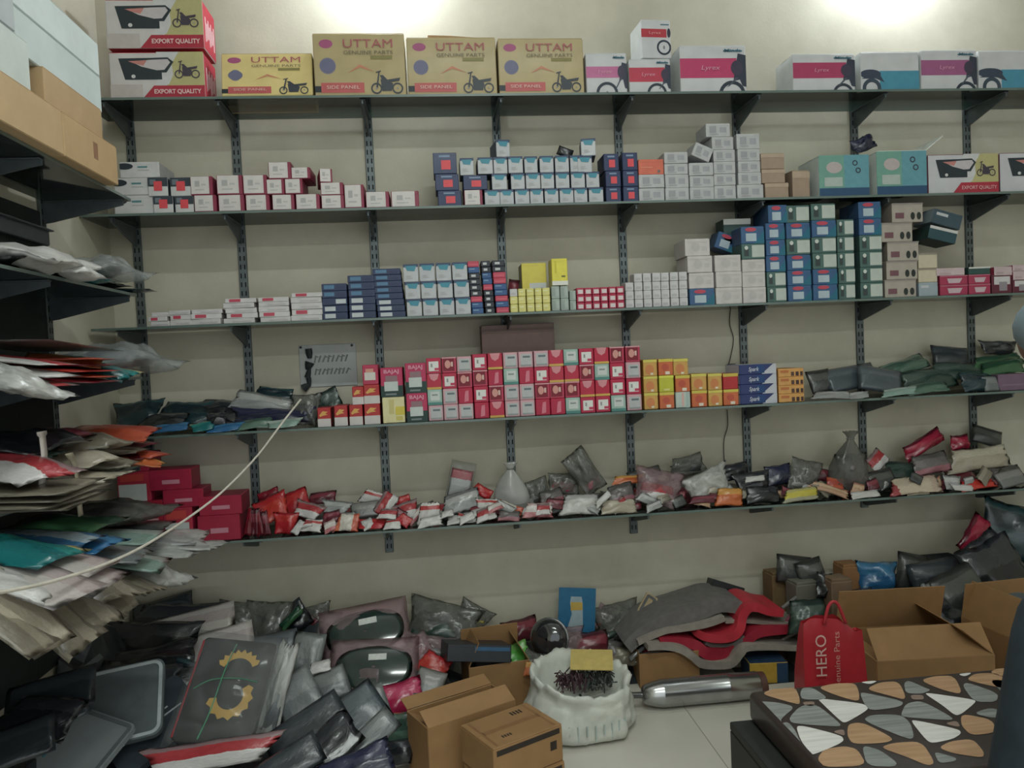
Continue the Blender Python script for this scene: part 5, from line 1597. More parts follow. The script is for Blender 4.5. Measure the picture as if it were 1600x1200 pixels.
def mat_panel(name, c, p, w, h, t, r, ang, tilt, yaw, label, border=None, cat='mat', grp=None, bw=.012):
    """thin rounded panel, face along -y; border is a raised edging strip"""
    b = MB()

    def rr(w, h, r, n=5):
        o = []
        for (sx, sz, a0) in ((1, 1, 0), (-1, 1, 90), (-1, -1, 180), (1, -1, 270)):
            for k in range(n + 1):
                a = rad(a0 + 90 * k / n)
                o.append((sx * (w / 2 - r) + r * math.cos(a), sz * (h / 2 - r) + r * math.sin(a)))
        return o
    out = rr(w, h, r)
    b.prism(out, 1, -t / 2, t / 2)
    o = b.build(name, [c], fix=True)
    o.matrix_world = Matrix.Translation(p) @ Matrix.Rotation(rad(yaw), 4, 'Z') @ Matrix.Rotation(rad(-tilt), 4, 'X') @ Matrix.Rotation(rad(ang), 4, 'Y')
    if border:
        e = MB()
        A, B = rr(w - .012, h - .012, r), rr(w - .012 - 2 * bw, h - .012 - 2 * bw, max(.004, r - bw))
        y0 = -t / 2 - .003
        n = len(A)
        for i in range(n):
            j = (i + 1) % n
            e.poly([(A[i][0], y0, A[i][1]), (A[j][0], y0, A[j][1]), (B[j][0], y0, B[j][1]), (B[i][0], y0, B[i][1])])
            e.poly([(A[i][0], y0, A[i][1]), (A[i][0], -t / 2 + .001, A[i][1]), (A[j][0], -t / 2 + .001, A[j][1]), (A[j][0], y0, A[j][1])])
            e.poly([(B[i][0], y0, B[i][1]), (B[j][0], y0, B[j][1]), (B[j][0], -t / 2 + .001, B[j][1]), (B[i][0], -t / 2 + .001, B[i][1])])
        e.build('edging', [border], o)
    tag(o, label, cat, grp)
    return o


M_MAT = mat((94, 104, 106), .5, 0, .12, 18)
M_MATL = mat((134, 144, 146), .45, 0, .12, 10)
M_MATD = mat((54, 64, 72), .45, 0, .12, 14)
M_EDGE = mat((176, 186, 188), .45)


def mp(cx, cy, Y=None):
    return aty(cx, cy, hy(cy) if Y is None else Y) + Vector((0, 0, .04))


m1 = mat_panel('floor_mat', M_MATD, mp(240, 1150, -.82), .32, .24, .03, .03, -42, 55, 0, 'charcoal ribbed mat with white stripes under the grey mat', None, grp='floor mats')
b = MB()
for q, (a, l) in enumerate(((.02, .22), (.045, .1))):
    b.box((-l / 2 + .02 * q, -.0165, -.03 + a), (l / 2 + .02 * q, -.0148, -.024 + a), .0005)
b.build('white_stripe', [M_EDGE], m1)
mat_panel('floor_mat', M_MAT, mp(158, 1126, -.84), .42, .30, .02, .035, -8, 52, 4, 'grey floor mat with pale rounded edging, middle of the heap left', M_EDGE, grp='floor mats')
mat_panel('floor_mat', M_MATL, mp(70, 1192, -1.0), .46, .34, .02, .02, 24, 60, 0, 'pale grey mat with teal cord at the lower left corner', M_MAT, grp='floor mats')
cable('teal_cord', [mp(x, y, Y) + Vector((0, -.04, .05)) for x, y, Y in ((128, 1155, -.92), (112, 1175, -.98), (98, 1192, -1.02), (80, 1215, -1.08))], .0035, mat((40, 110, 124), .5), 'teal cord lying across the pale grey mat', 'cord')
mat_panel('number_plate', mat((116, 124, 124), .35, 0, .1, 8), mp(120, 1072, -.72), .20, .02, .006, .004, -42, 40, 0, 'pale trim strip lying above the grey mat', cat='strip')
mat_panel('label_card', mat((196, 196, 186), .4), mp(122, 1088, -.86) + Vector((0, -.04, .03)), .035, .022, .002, .003, -20, 50, 0, 'small white card on top corner of grey mat', cat='card')
# big clear bag with black panel, yellow arcs
bg_ = mat_panel('wrapped_mat', mat((44, 42, 42), .35, 0, .15, 9, coat=.3), mp(356, 1098, -.88), .27, .36, .03, .02, 10, 42, 0, 'black wrapped mat with yellow jagged arcs and red edge', None, cat='mat')
d = MB()


def arc(cx, cz, ro, ri, a0, a1, n=16):
    for k in range(n):
        q = []
        for (rr, t) in ((ro * (1 + .16 * (k % 2)), k), (ro * (1 + .16 * ((k + 1) % 2)), k + 1), (ri, k + 1), (ri, k)):
            a = rad(a0 + (a1 - a0) * t / n)
            q.append((cx + rr * math.cos(a), -.0162, cz + rr * math.sin(a)))
        d.poly(q[::-1])


arc(.02, .06, .075, .055, 30, 160)
arc(.02, -.02, .07, .045, 190, 400)
d.build('yellow_arc', [mat((206, 158, 60), .5)], bg_)
b = MB()
b.box((-.137, -.018, -.17), (-.131, .017, .17), .002)
b.build('red_edge', [mat((170, 40, 50), .5)], bg_)
ov = obj('polythene_sleeve', FLATP[1], bg_)
slot(ov, film_mat('thin_polythene', (245, 246, 246), .13))
ov.scale = (.33, .12, .42)
cable('green_string', [mp(x, y, Y) + Vector((0, -.05, .06)) for x, y, Y in ((378, 1040, -.74), (362, 1075, -.82), (350, 1110, -.92), (336, 1150, -1.0), (318, 1190, -1.08))], .002, mat((70, 150, 110), .5), 'pale green string across the black wrapped mat', 'string')
cable('green_string', [mp(x, y, Y) + Vector((0, -.05, .06)) for x, y, Y in ((312, 1110, -.9), (340, 1096, -.87), (380, 1094, -.86), (410, 1100, -.88))], .002, mat((60, 130, 96), .5), 'green string crossing sideways over the black wrapped mat', 'string')
heap([fl('wide red pack with white base', 'redw', 330, 1178, 190, 40, -3, 45, .04, None, 0, -1.05)], 'at bottom of the floor heap', None, zfloor=0.0)
# oval visors in pinkish bags
for k, (cx, cy, Y, ang, lab) in enumerate(((572, 1003, -.30, -8, 'dark oval visor in pinkish bag, the farther of two'), (585, 1060, -.52, 2, 'dark oval visor in pinkish bag with pale reflection, nearer one'))):
    p = mp(cx, cy, Y)
    s = dist(p) / FPX
    o = put(FLATP[k], M['pinky'], p, 140 * s, 80 * s * 1.25, .045, ang, 45, 0, 'visor_pack')
    tag(o, lab, 'visor', 'visors in bags')
    b = MB()
    prof = [(r * .5, y) for r, y in ((.05, -.5), (.5, -.42), (.85, -.2), (1.0, 0), (.85, .12), (.05, .2))]
    n = 28
    for r, y in prof:
        for q in range(n):
            a = 2 * PI * q / n
            sq = 1 / max(.001, (abs(math.cos(a)) ** 2.6 + abs(math.sin(a)) ** 2.6) ** (1 / 2.6))
            b.v.append((r * math.cos(a) * sq * .86, y * .55 - .25, r * math.sin(a) * sq * .7))
    for i in range(len(prof) - 1):
        for q in range(n):
            q2 = (q + 1) % n
            b.f.append([i * n + q, i * n + q2, i * n + n + q2, i * n + n + q])
            b.m.append(0)
    b.build('visor_lens', [mat((40, 58, 54), .12, 0, .15, 5, coat=.8)], o, True, fix=True)
    b = MB()
    b.box((-.06, -.55, .10), (.14, -.53, .20))
    b.build('white_sticker', [mat((206, 210, 204), .5)], o)
# flat black box with blue edge
o = carton('navyl', .27, .2, .07)
o.name = 'black_box'
o.data.materials[0] = mat((36, 40, 46), .4)
o.data.materials[1] = mat((40, 44, 52), .4)
for c in list(o.children):
    bpy.data.objects.remove(c)
p = mp(742, 1030, -.42)
o.location = p - Vector((0, 0, .04))
o.rotation_euler = (rad(-14), rad(8), rad(6))
tag(o, 'flat black box tilted in the heap beside green pack', 'box')
b = MB()
b.box((-.02, -.1022, .045), (.128, -.1008, .06))
b.build('blue_band', [mat((40, 90, 130), .5)], o)

# blue card in front of the wall
p = mp(902, 966, -.14)
bc = mat_panel('blue_card', mat((20, 104, 150), .45), p, .175, .20, .004, .004, 6, 10, 0, 'blue card with pale figure print, leaning against back wall', cat='card')
d = MB()
for pts, mi in (([(-.03, .06), (.02, .06), (.026, .03), (.03, -.08), (-.045, -.09), (-.024, -.02), (-.034, .03)], 0), ([(-.03, .035), (.024, .035), (.026, .0), (-.03, -.004)], 1)):
    d.poly([(x, -.0024 - .0004 * mi, z) for x, z in pts], mi)
d.build('printed_figure', [mat((150, 170, 180), .5), mat((196, 160, 60), .5)], bc)
# round chrome lens in film
p = mp(858, 1012, -.36)
b = MB()
pr = [(.005, .035), (.05, .028), (.078, .01), (.085, -.012), (.07, -.03), (.01, -.034)]
n = 24
for r, y in pr:
    for q in range(n):
        a = 2 * PI * q / n
        b.v.append((r * math.cos(a), -y, r * math.sin(a)))
for i in range(len(pr) - 1):
    for q in range(n):
        q2 = (q + 1) % n
        b.f.append([i * n + q, i * n + q2, i * n + n + q2, i * n + n + q])
        b.m.append(0)
o = b.build('lamp_lens', [mat((70, 70, 74), .08, .6, .1, 5, coat=1.0)], None, True, p, fix=True)
o.rotation_euler = (rad(-15), 0, rad(-25))
tag(o, 'round dark glossy lamp lens among the floor packs', 'lamp lens')
b = MB()
b.tube([(.084 * math.cos(2 * PI * k / 24), .012, .084 * math.sin(2 * PI * k / 24)) for k in range(25)], .006, 8, caps=False)
b.build('rim', [mat((140, 140, 142), .25, .7)], o, True)
# cards
mat_panel('yellow_card', mat((206, 180, 96), .5), mp(925, 1046, -.64), .17, .13, .004, .004, 4, 76, -8, 'yellow and grey card lying on the white sack', cat='card')
mat_panel('tan_card', mat((176, 152, 112), .5), mp(1012, 958, -.16), .06, .10, .012, .008, 36, 15, 0, 'tan rounded card leaning among packs near wall', mat((90, 92, 92)), cat='card')
mat_panel('black_box', mat((32, 36, 38), .4), mp(1132, 936, -.10), .16, .08, .08, .004, 20, 10, 0, 'black box leaning on wall behind the folded mats', cat='box')

# ------------------------------------------------------------------ white woven sack
p = atz(922, 1168, 0)
b = MB()
P0 = [(.02, .0), (.84, .004), (1.0, .06), (1.06, .16), (1.07, .30), (1.02, .46), (.97, .60), (.95, .72), (.98, .82), (.93, .88), (.84, .82), (.78, .66), (.6, .54), (.3, .50), (.03, .49)]
prof = []
for i in range(len(P0) - 1):
    prof += [P0[i], ((P0[i][0] + P0[i + 1][0]) / 2, (P0[i][1] + P0[i + 1][1]) / 2)]
prof.append(P0[-1])
n = 96
SR, SHH = .21, .255
for i, (r, z) in enumerate(prof):
    for q in range(n):
        a = 2 * PI * q / n
        ca, sa = math.cos(a), math.sin(a)
        nn = noise.noise(Vector((ca * 1.5, sa * 1.5, z * 2)))
        n2 = abs(noise.noise(Vector((ca * 3.2, sa * 3.2, z * 4 + 3))))
        n3 = abs(noise.noise(Vector((ca * 7 + z * 3, sa * 7 - z * 2, z * 6 + 7))))
        rr = r * SR * (1 + .12 * nn + .10 * (n2 - .25) + .06 * (n3 - .2))
        zz = z * SHH
        if i >= 8:
            k_ = min(1, (i - 7) / 7) * (1 if i < 22 else .3)
            zz -= (.15 * math.cos(a - rad(-58)) - .12 * (n2 - .2) - .08 * (n3 - .2)) * SHH * k_
        b.v.append((rr * math.cos(a), rr * math.sin(a) * .8, max(.001, zz)))
for i in range(len(prof) - 1):
    for q in range(n):
        q2 = (q + 1) % n
        b.f.append([i * n + q, i * n + q2, i * n + n + q2, i * n + n + q])
        b.m.append(0)
b.f.append(list(range(n))[::-1])
b.m.append(0)
mw = mat((206, 208, 198), .5, 0, .08, 14, .35)
sk = b.build('woven_sack', [mw], None, True, (p.x, p.y + .16, 0), fix=True)
tag(sk, 'open white woven sack of dark hanks on the floor', 'sack')
b = MB()
for q in range(9):
    a = rad(-120 + q * 9)
    r = SR * 1.03
    b.tube([(r * math.cos(a), r * math.sin(a) * .82, .03 + .02 * (q % 2)), (r * math.cos(a) * 1.015, r * math.sin(a) * .83, .09)], .0035, 5)
tag(b.build('printed_stripes', [mat((176, 192, 188), .6)], sk), kind='stuff')
b = MB()
rg = random.Random(3)
for q in range(170):
    a, r = rg.uniform(0, 2 * PI), rg.uniform(0, .12)
    x, y = r * math.cos(a) + .02, r * math.sin(a) * .8 - .01
    dx, dy = rg.uniform(-.05, .05), rg.uniform(-.05, .05)
    b.tube([(x, y, .17 + rg.uniform(0, .03)), (x + dx * .5, y + dy * .5, .20 + rg.uniform(0, .035)), (x + dx, y + dy, .18 + rg.uniform(0, .03))], .003, 4, 0 if x < .02 else 1)
o = b.build('rubber_hanks', [mat((70, 44, 52), .5), mat((52, 58, 56), .5)], None, False, sk.location)
tag(o, 'dark tangled rubber hanks inside the white sack', 'hanks', kind='stuff')

# ------------------------------------------------------------------ cartons on the floor
M_KR = mat((158, 116, 70), .65, 0, .08, 14, name='kraft_board')
M_KRD = mat((140, 102, 62), .65, 0, .08, 14)
M_INK = mat((52, 42, 36), .6)


def floor_carton(name, c, w, d, h, yaw, label, open_top=False, flaps=None, prints=True, z=0.0005):
    root = bpy.data.objects.new(name, None)
    COL.objects.link(root)
    root.location = (c[0], c[1], z)
    root.rotation_euler = (0, 0, rad(yaw))
    T = .005
    b = MB()
    if open_top:
        b.box((-w / 2, -d / 2, 0), (w / 2, -d / 2 + T, h), .0015)
        b.box((-w / 2, d / 2 - T, 0), (w / 2, d / 2, h), .0015)
        b.box((-w / 2, -d / 2 + T, 0), (-w / 2 + T, d / 2 - T, h), .0015)
        b.box((w / 2 - T, -d / 2 + T, 0), (w / 2, d / 2 - T, h), .0015)
        b.box((-w / 2 + T, -d / 2 + T, 0), (w / 2 - T, d / 2 - T, T), .001)
    else:
        b.box((-w / 2, -d / 2, 0), (w / 2, d / 2, h - .004), .003)
    b.build('carton_body', [M_KR], root)
    if not open_top:
        for s_ in (-1, 1):
            b = MB()
            y0, y1 = (-d / 2 + .001, -.001) if s_ < 0 else (.001, d / 2 - .001)
            b.box((-w / 2 + .001, y0, h - .004), (w / 2 - .001, y1, h), .0015)
            b.build('flap', [M_KR], root)
    for (side, ang, ln) in (flaps or []):
        b = MB()
        L = w if side in 'fb' else d
        b.box((-L / 2 + .002, 0, 0), (L / 2 - .002, .004, ln), .001)
        f = b.build('flap', [M_KR], root)
        f.location = {'f': (0, -d / 2, h), 'b': (0, d / 2 - .004, h), 'l': (-w / 2, 0, h), 'r': (w / 2 - .004, 0, h)}[side]
        rz = {'f': 0, 'b': 180, 'l': -90, 'r': 90}[side]
        if side == 'b':
            f.location.y = d / 2
        if side == 'r':
            f.location.x = w / 2
        f.rotation_euler = (rad(ang), 0, rad(rz))
    if prints:
        b = MB()
        b.box((-w / 2 + .012, -d / 2 - .0008, h - .028), (w / 2 - .012, -d / 2 + .0005, h - .010))
        b.box((w / 2 - .052, -d / 2 - .0008, h * .38), (w / 2 - .026, -d / 2 + .0005, h * .62))
        b.build('printed_band', [M_INK], root)
    tag(root, label, 'box', 'kraft cartons on the floor')
    return root


# two stacked cartons with printed bands: corners measured on the photograph
cw, cd, ch = .275, .21, .125
cc = atz(800, 1128, .26)
YAWC = 27
c0 = floor_carton('kraft_carton', (cc.x + .0, cc.y), cw, cd, .125, YAWC, 'lower printed kraft carton of the front stack')
c1 = floor_carton('kraft_carton', (cc.x - .004, cc.y), cw, cd, .125, YAWC + 1, 'upper printed kraft carton of the front stack, taped top', z=.1265)
b = MB()
b.box((-.11, -.012, .1249), (.11, .012, .1254))
b.box((-cw / 2 + .02, -cd / 2 + .01, .1249), (-cw / 2 + .03, cd / 2 - .01, .1254))
b.box((cw / 2 - .03, -cd / 2 + .01, .1249), (cw / 2 - .02, cd / 2 - .01, .1254))
b.build('sealing_tape', [mat((150, 106, 64), .3, coat=.4)], c1)
b = MB()
for q in range(4):
    b.box((.04 + .012 * q, .05, .1252), (.047 + .012 * q, .075, .1257))
    b.box((-.07 + .01 * q, -.06, .1252), (-.064 + .01 * q, -.045, .1257))
b.build('top_print', [M_INK], c1)
# tall carton with a folded flap behind them
cc2 = atz(735, 1110, .235)
c2 = floor_carton('kraft_carton', (cc2.x - .03, cc2.y + .05), .36, .17, .235, YAWC, 'long kraft carton with half folded flaps beside the stack', True, [('f', -62, .075), ('b', 70, .06), ('l', -120, .05)], False)
# opened flaps further back
c3c = atz(775, 1085, .12)
c3 = floor_carton('kraft_carton', (c3c.x + .01, c3c.y + .16), .26, .2, .22, 8, 'opened kraft carton with raised flaps behind the stack', True, [('b', -8, .10), ('l', -25, .11), ('r', -30, .08)], False)
o = put(FLATP[2], M['white'], c3.location + Vector((-.05, .02, .2)), .1, .1, .03, 40, 30, 0, 'packet')
tag(o, 'white slip pack poking out of the opened kraft carton', 'packet')
# brown tray
q0 = aty(1048, 1068, -.36)
c4 = floor_carton('kraft_tray', (q0.x, -.27), .27, .20, .155, -3, 'low brown tray carton behind the steel silencer', True, [], False)
o = put(POUCH[2], M['redw'], Vector((q0.x - .04, -.27, .12)), .16, .12, .06, 10, 60, 0, 'packet')
tag(o, 'red and white packet lying in the brown tray carton', 'packet')
# open carton on the right
q1 = atz(1432, 1066, .33)
c5 = floor_carton('kraft_carton', (1.87, -.74), .46, .36, .27, -4, 'large open kraft carton behind the patterned bench', True, [('f', -40, .13), ('b', -14, .18), ('l', -112, .11), ('r', -50, .16)], False)
c6 = floor_carton('kraft_carton', (2.38, -.76), .36, .34, .30, 4, 'second kraft carton with flaps up at the right', True, [('f', -125, .12), ('l', -20, .16), ('b', -10, .15)], False)

# ------------------------------------------------------------------ steel silencer
L0, L1 = aty(1003, 1096, -.55), aty(1186, 1092, -.55)
R0 = .0575
Ln = (L1 - L0).length
b = MB()
pr = [(0, .016), (.004, .03), (.012, .038), (.05, .05), (.085, .0565), (.09, R0), (.094, .0565), (Ln * .72, .0565), (Ln * .725, .0575), (Ln * .73, .0565), (Ln - .01, .0555), (Ln, .048)]
b.tube([(x, 0, 0) for x, r in pr], [r for x, r in pr], 32)
sl = b.build('steel_silencer', [mat((176, 178, 178), .22, .9, .1, 12)], None, True, (L0.x, -.55, R0 + .001))
sl.rotation_euler = (0, 0, rad(0))
tag(sl, 'shiny steel exhaust silencer lying on floor beside the sack', 'silencer')
b = MB()
b.tube([(Ln - .004, 0, 0), (Ln + .022, 0, 0)], [.052, .052], 24)
b.build('end_band', [mat((96, 60, 52), .5)], sl)
b = MB()
b.tube([(.003, 0, 0), (-.05, .0, .004), (-.06, .02, .006)], .013, 12)
b.build('inlet_pipe', [mat((120, 120, 120), .3, .8)], sl)

# dark bars, yellow and blue carton behind the silencer
b = MB()
q0, q1 = aty(1118, 1062, -.42), aty(1185, 1066, -.42)
b.tube([q0, q1], .012, 10)
o = b.build('black_bar', [mat((40, 44, 46), .35, .3)])
tag(o, 'thin black bar above the steel silencer', 'bar')
q = aty(1206, 1074, -.40)
o = carton('yellowb', .17, .14, .12)
o.name = 'parts_box'
o.location = (q.x - .012, -.35, q.z)
o.rotation_euler = (0, 0, rad(-6))
o.data.materials[0] = mat((190, 150, 44), .5)
o.data.materials[1] = mat((36, 62, 92), .5)
for c in list(o.children):
    bpy.data.objects.remove(c)
b = MB()
b.box((.035, -.0715, .002), (.084, -.0702, .118))
b.build('blue_end', [mat((32, 66, 100), .5)], o)
tag(o, 'yellow carton with blue end behind the patterned bench', 'box')
o = carton('brown', .3, .2, q.z - .003)
for c in list(o.children):
    bpy.data.objects.remove(c)
o.data.materials[0] = o.data.materials[1] = mat((40, 42, 44), .5)
o.name = 'black_box'
o.location = (q.x + .03, -.33, .001)
tag(o, 'black box carrying the yellow and blue carton', 'box')

# ------------------------------------------------------------------ folded rubber and foam sheets
def ribbon(pts, th, Y, depth, m, label, cat='sheet', parent=None, name='folded_sheet'):
    P = smoothline([aty(960 + x / 5.333, 900 + y / 5.333, Y) for x, y in pts], 7)
    P = [Vector((q.x, 0, q.z)) for q in P]
    L = P[len(P) // 2]
    b = MB()
    n = len(P)
    up, dn = [], []
    for i, q in enumerate(P):
        t = (P[min(i + 1, n - 1)] - P[max(i - 1, 0)]).normalized()
        nr = Vector((-t.z, 0, t.x))
        k = th * (.75 + .25 * math.sin(PI * i / (n - 1)))
        up.append(q + nr * k / 2 - L)
        dn.append(q - nr * k / 2 - L)
    for i in range(n):
        w = .010 * math.sin(i * .22)
        for (q, y) in ((up[i], 0), (up[i], depth), (dn[i], depth), (dn[i], 0)):
            b.v.append((q.x, y + w, q.z))
    for i in range(n - 1):
        for k in range(4):
            k2 = (k + 1) % 4
            b.f.append([i * 4 + k, i * 4 + k2, i * 4 + 4 + k2, i * 4 + 4 + k])
            b.m.append(0)
    b.f += [[0, 1, 2, 3], [n * 4 - 1, n * 4 - 2, n * 4 - 3, n * 4 - 4]]
    b.m += [0, 0]
    o = b.build(name, [m], None, True, (L.x, Y, L.z), fix=True)
    es = o.modifiers.new('edges', 'EDGE_SPLIT')
    es.split_angle = rad(50)
    tag(o, label, cat, 'folded seat sheets')
    return o


MG1, MG2, MR1, MR2 = mat((112, 108, 106), .8, 0, .15, 30, .3), mat((150, 142, 132), .8, 0, .12, 30, .3), mat((206, 44, 60), .5, 0, .1, 20, .2), mat((176, 32, 54), .5, 0, .1, 20, .2)
ribbon([(110, 600), (230, 500), (400, 400), (560, 345), (740, 290), (900, 250), (1060, 270)], .075, -.34, .24, MG1, 'thick grey felt sheet sloping up at top of folded pile')
ribbon([(200, 560), (420, 470), (560, 440), (760, 400), (920, 355)], .03, -.36, .2, MG2, 'grey felt sheet fold just above the red strip')
ribbon([(930, 385), (1120, 385), (1300, 395), (1580, 405)], .018, -.35, .2, MG2, 'straight grey sheet edge pointing right from the fold')
ribbon([(690, 480), (760, 515), (860, 525), (980, 500), (1050, 440), (1080, 340), (1130, 270), (1190, 260), (1300, 300), (1420, 320)], .042, -.38, .22, MR1, 'bright red folded strip winding through the grey sheets')
ribbon([(380, 560), (560, 560), (680, 580), (760, 640), (860, 655), (980, 640), (1090, 560), (1200, 470), (1460, 445)], .050, -.37, .22, MR2, 'deep red folded sheet under the bright red strip')
ribbon([(280, 600), (440, 600), (560, 620), (650, 670), (730, 735), (860, 755), (980, 735), (1050, 640), (1110, 600), (1300, 600), (1590, 610)], .035, -.40, .24, MG2, 'pale grey wavy sheet at bottom of folded pile')
ribbon([(760, 560), (860, 592), (980, 580), (1080, 500)], .022, -.36, .2, MG1, 'dark grey sheet wedge between the two red folds')
for k, (a, c, r, m, lab) in enumerate((((1228, 972), (1256, 938), .009, mat((170, 84, 110), .5), 'dull pink rod sticking up beside the folded sheets'), ((1222, 950), (1248, 930), .008, mat((120, 118, 116), .5), 'grey rod sticking up beside the pink rod'),
                                       ((1222, 1000), (1258, 980), .008, mat((130, 126, 120), .5), 'grey rod below the pink rod'), ((984, 1030), (1010, 1008), .010, mat((150, 150, 150), .3, .5), 'pale metal bar at left end of folded sheets'))):
    A, B = aty(*a, -.33), aty(*c, -.30)
    b = MB()
    b.tube([Vector((0, 0, 0)), (B - A) * .5, B - A], r, 10)
    tag(b.build('rod', [m], None, True, A), lab, 'rod')

# ------------------------------------------------------------------ red paper bag
q = aty(1298, 1078, -.98)
bw_, bd_, bh_ = 98 * dist(q) / FPX, .12, .38
bz = max(0.001, 0.0)
b = MB()
zt = aty(1300, 962, -.98).z
bh_ = zt
nz, nxb = 9, 10
for side in (0, 1):
    for j in range(nz + 1):
        v = j / nz
        for i in range(nxb + 1):
            u = i / nxb * 2 - 1
            wd = bw_ / 2 * (1 - .14 * max(0, v - .55) / .45 * (1 if u < 0 else .3))
            dp = bd_ / 2 * (1 - .72 * max(0, v - .5) / .5)
            n_ = noise.noise(Vector((u * 2, v * 3, side * 5)))
            z = v * bh_ - (.04 * (u + .3) ** 2 if v > .95 else 0) + .012 * n_ * v
            b.v.append((u * wd + .01 * n_ * v, (-dp if not side else dp) * (1 - .15 * u * u) + .012 * n_ * v, max(0, z)))
N_ = (nz + 1) * (nxb + 1)
for side in (0, 1):
    for j in range(nz):
        for i in range(nxb):
            a = side * N_ + j * (nxb + 1) + i
            f4 = [a, a + 1, a + nxb + 2, a + nxb + 1]
            b.f.append(f4 if not side else f4[::-1])
            b.m.append(0)
for j in range(nz):
    for i in (0, nxb):
        a, c = j * (nxb + 1) + i, N_ + j * (nxb + 1) + i
        b.f.append([a, c, c + nxb + 1, a + nxb + 1])
        b.m.append(0)
rbag = b.build('red_bag', [mat((188, 34, 44), .4, 0, .1, 10, .2, coat=.2)], None, True, (q.x, -.98, .0008), fix=True)
rbag.modifiers.new('edges', 'EDGE_SPLIT').split_angle = rad(45)
rbag.rotation_euler = (0, 0, rad(-4))
tag(rbag, 'red shopping bag lettered HERO Genuine Parts behind patterned bench', 'bag')
VROT = Matrix(((0, -1, 0), (0, 0, -1), (1, 0, 0))).to_euler()
text('HERO', rbag, (-bw_ * .26, -bd_ / 2 - .013, bh_ * .76), .056, (222, 180, 170), .15, VROT)
text('Genuine Parts', rbag, (-bw_ * .02, -bd_ / 2 - .015, bh_ * .72), .03, (210, 146, 136), .21, VROT)
b = MB()
b.tube(smoothline([(-.03, -.03, bh_ - .02), (-.01, -.03, bh_ + .05), (.02, -.03, bh_ + .055), (.05, -.03, bh_ - .02)], 5), .006, 8)
b.build('handle', [mat((190, 40, 50), .5)], rbag, True)

# ------------------------------------------------------------------ dark clutter at the right
def upright_carton(name, cx, top, wpx, Y, c, label, cat='box', d=.1, base=0.0):
    p = aty(cx, top, Y)
    s = dist(p) / FPX
    w = wpx * s
    b = MB()
    h = p.z - base
    b.box((-w / 2, -d / 2, 0), (w / 2, d / 2, h - .012), .004)
    b.box((-w / 2 + .003, -d / 2 + .002, h - .012), (w / 2 - .003, -d * .05, h), .002)
    b.box((-w / 2 + .003, d * .05, h - .012), (w / 2 - .003, d / 2 - .002, h - .004), .002)
    o = b.build(name, [mat(c, .65, 0, .1, 12)], None, False, (p.x, Y, base + .0008))
    o.rotation_euler = (0, 0, rad(RNG.uniform(-6, 6)))
    tag(o, label, cat, 'tall cartons against the wall')
    return o


upright_carton('tall_carton', 1218, 890, 42, -.14, (116, 92, 58), 'tall brown carton standing left of the grey bundles')
upright_carton('tall_carton', 1252, 905, 36, -.26, (112, 110, 98), 'grey cloth wrapped carton beside the tall brown one')
upright_carton('tall_carton', 1306, 900, 34, -.38, (120, 96, 74), 'dull brown carton with sagging top before the wall')
upright_carton('tall_carton', 1324, 878, 32, -.16, (150, 104, 62), 'orange brown carton standing behind the blue bundle')
heap([('grey brown crumpled bundle', 'dgrey', 1240, 890, 56, 44, 10, 15, -.2, .09), ('grey brown crumpled bundle', 'dgrey', 1268, 896, 44, 44, -12, 15, -.24, .09), ('torn black packet', 'black', 1290, 915, 30, 40, 10, 20, -.36, .06), ('dark green packet', 'dgreen', 1262, 962, 60, 50, 0, 20, -.4, .1),
      ('blue cloth bundle', 'blue', 1370, 905, 60, 56, 6, 15, -.22, .14), ('black packet', 'black', 1338, 940, 50, 40, 0, 20, -.3, .08), ('dark grey bundle', 'dgrey', 1425, 895, 50, 60, 14, 15, -.2, .12), ('dark grey bundle', 'charcoal', 1465, 905, 90, 60, -6, 20, -.3, .14), ('silver film tube', 'silver', 1450, 945, 18, 66, -4, 8, -.5, .04), ('dark grey bundle', 'dgrey', 1500, 925, 90, 70, -20, 25, -.45, .14),
      ('crimson pack on dark pile', 'crimson', 1524, 838, 70, 36, -48, 15, -.2, .06), ('black rubber bundle', 'black', 1560, 900, 110, 110, -16, 25, -.42, .13), ('dark green bundle', 'dteal', 1580, 830, 90, 90, 20, 15, -.2, .12), ('black rubber bundle', 'black', 1540, 870, 80, 60, -30, 20, -.32, .12), ('grey lid strip', 'slate', 1570, 930, 70, 16, 4, 40, -.6, .03), ('black rubber bundle', 'black', 1480, 960, 90, 60, 0, 30, -.5, .12),
      ('dark maroon pack', 'maroon', 1590, 945, 40, 30, 0, 30, -.6, .05), ('brown crumpled packet', 'beigepk', 1490, 945, 26, 50, 0, 15, -.48, .04)],
     'in dark pile at right wall side', 'dark bundles at the right', zfloor=0.0)
# dark mass under the right-hand pile
b = MB()
nx, ny = 26, 10
for i in range(nx + 1):
    for j in range(ny + 1):
        x = 1.78 + 2.0 * i / nx
        y = -.015 - .62 * j / ny
        e = max(0, 1 - (j / ny) ** 2.2)
        hgt = (.33 + .13 * min(1, i / 8)) * e * (.8 + .35 * noise.noise(Vector((x * 3, y * 3, 8)))) + .03 * noise.noise(Vector((x * 9, y * 9, 4)))
        if i in (0, nx) or j == ny:
            hgt = 0
        b.v.append((x, y, max(.001, hgt)))
for i in range(nx):
    for j in range(ny):
        a = i * (ny + 1) + j
        b.f.append([a, a + 1, a + ny + 2, a + ny + 1])
        b.m.append(0)
o = b.build('buried_bundles', [mat((40, 44, 48), .5, 0, .35, 9, .6)], fix=True)
tag(o, 'dark mass of rubber bundles under the right-hand pile', 'bundles', kind='stuff')

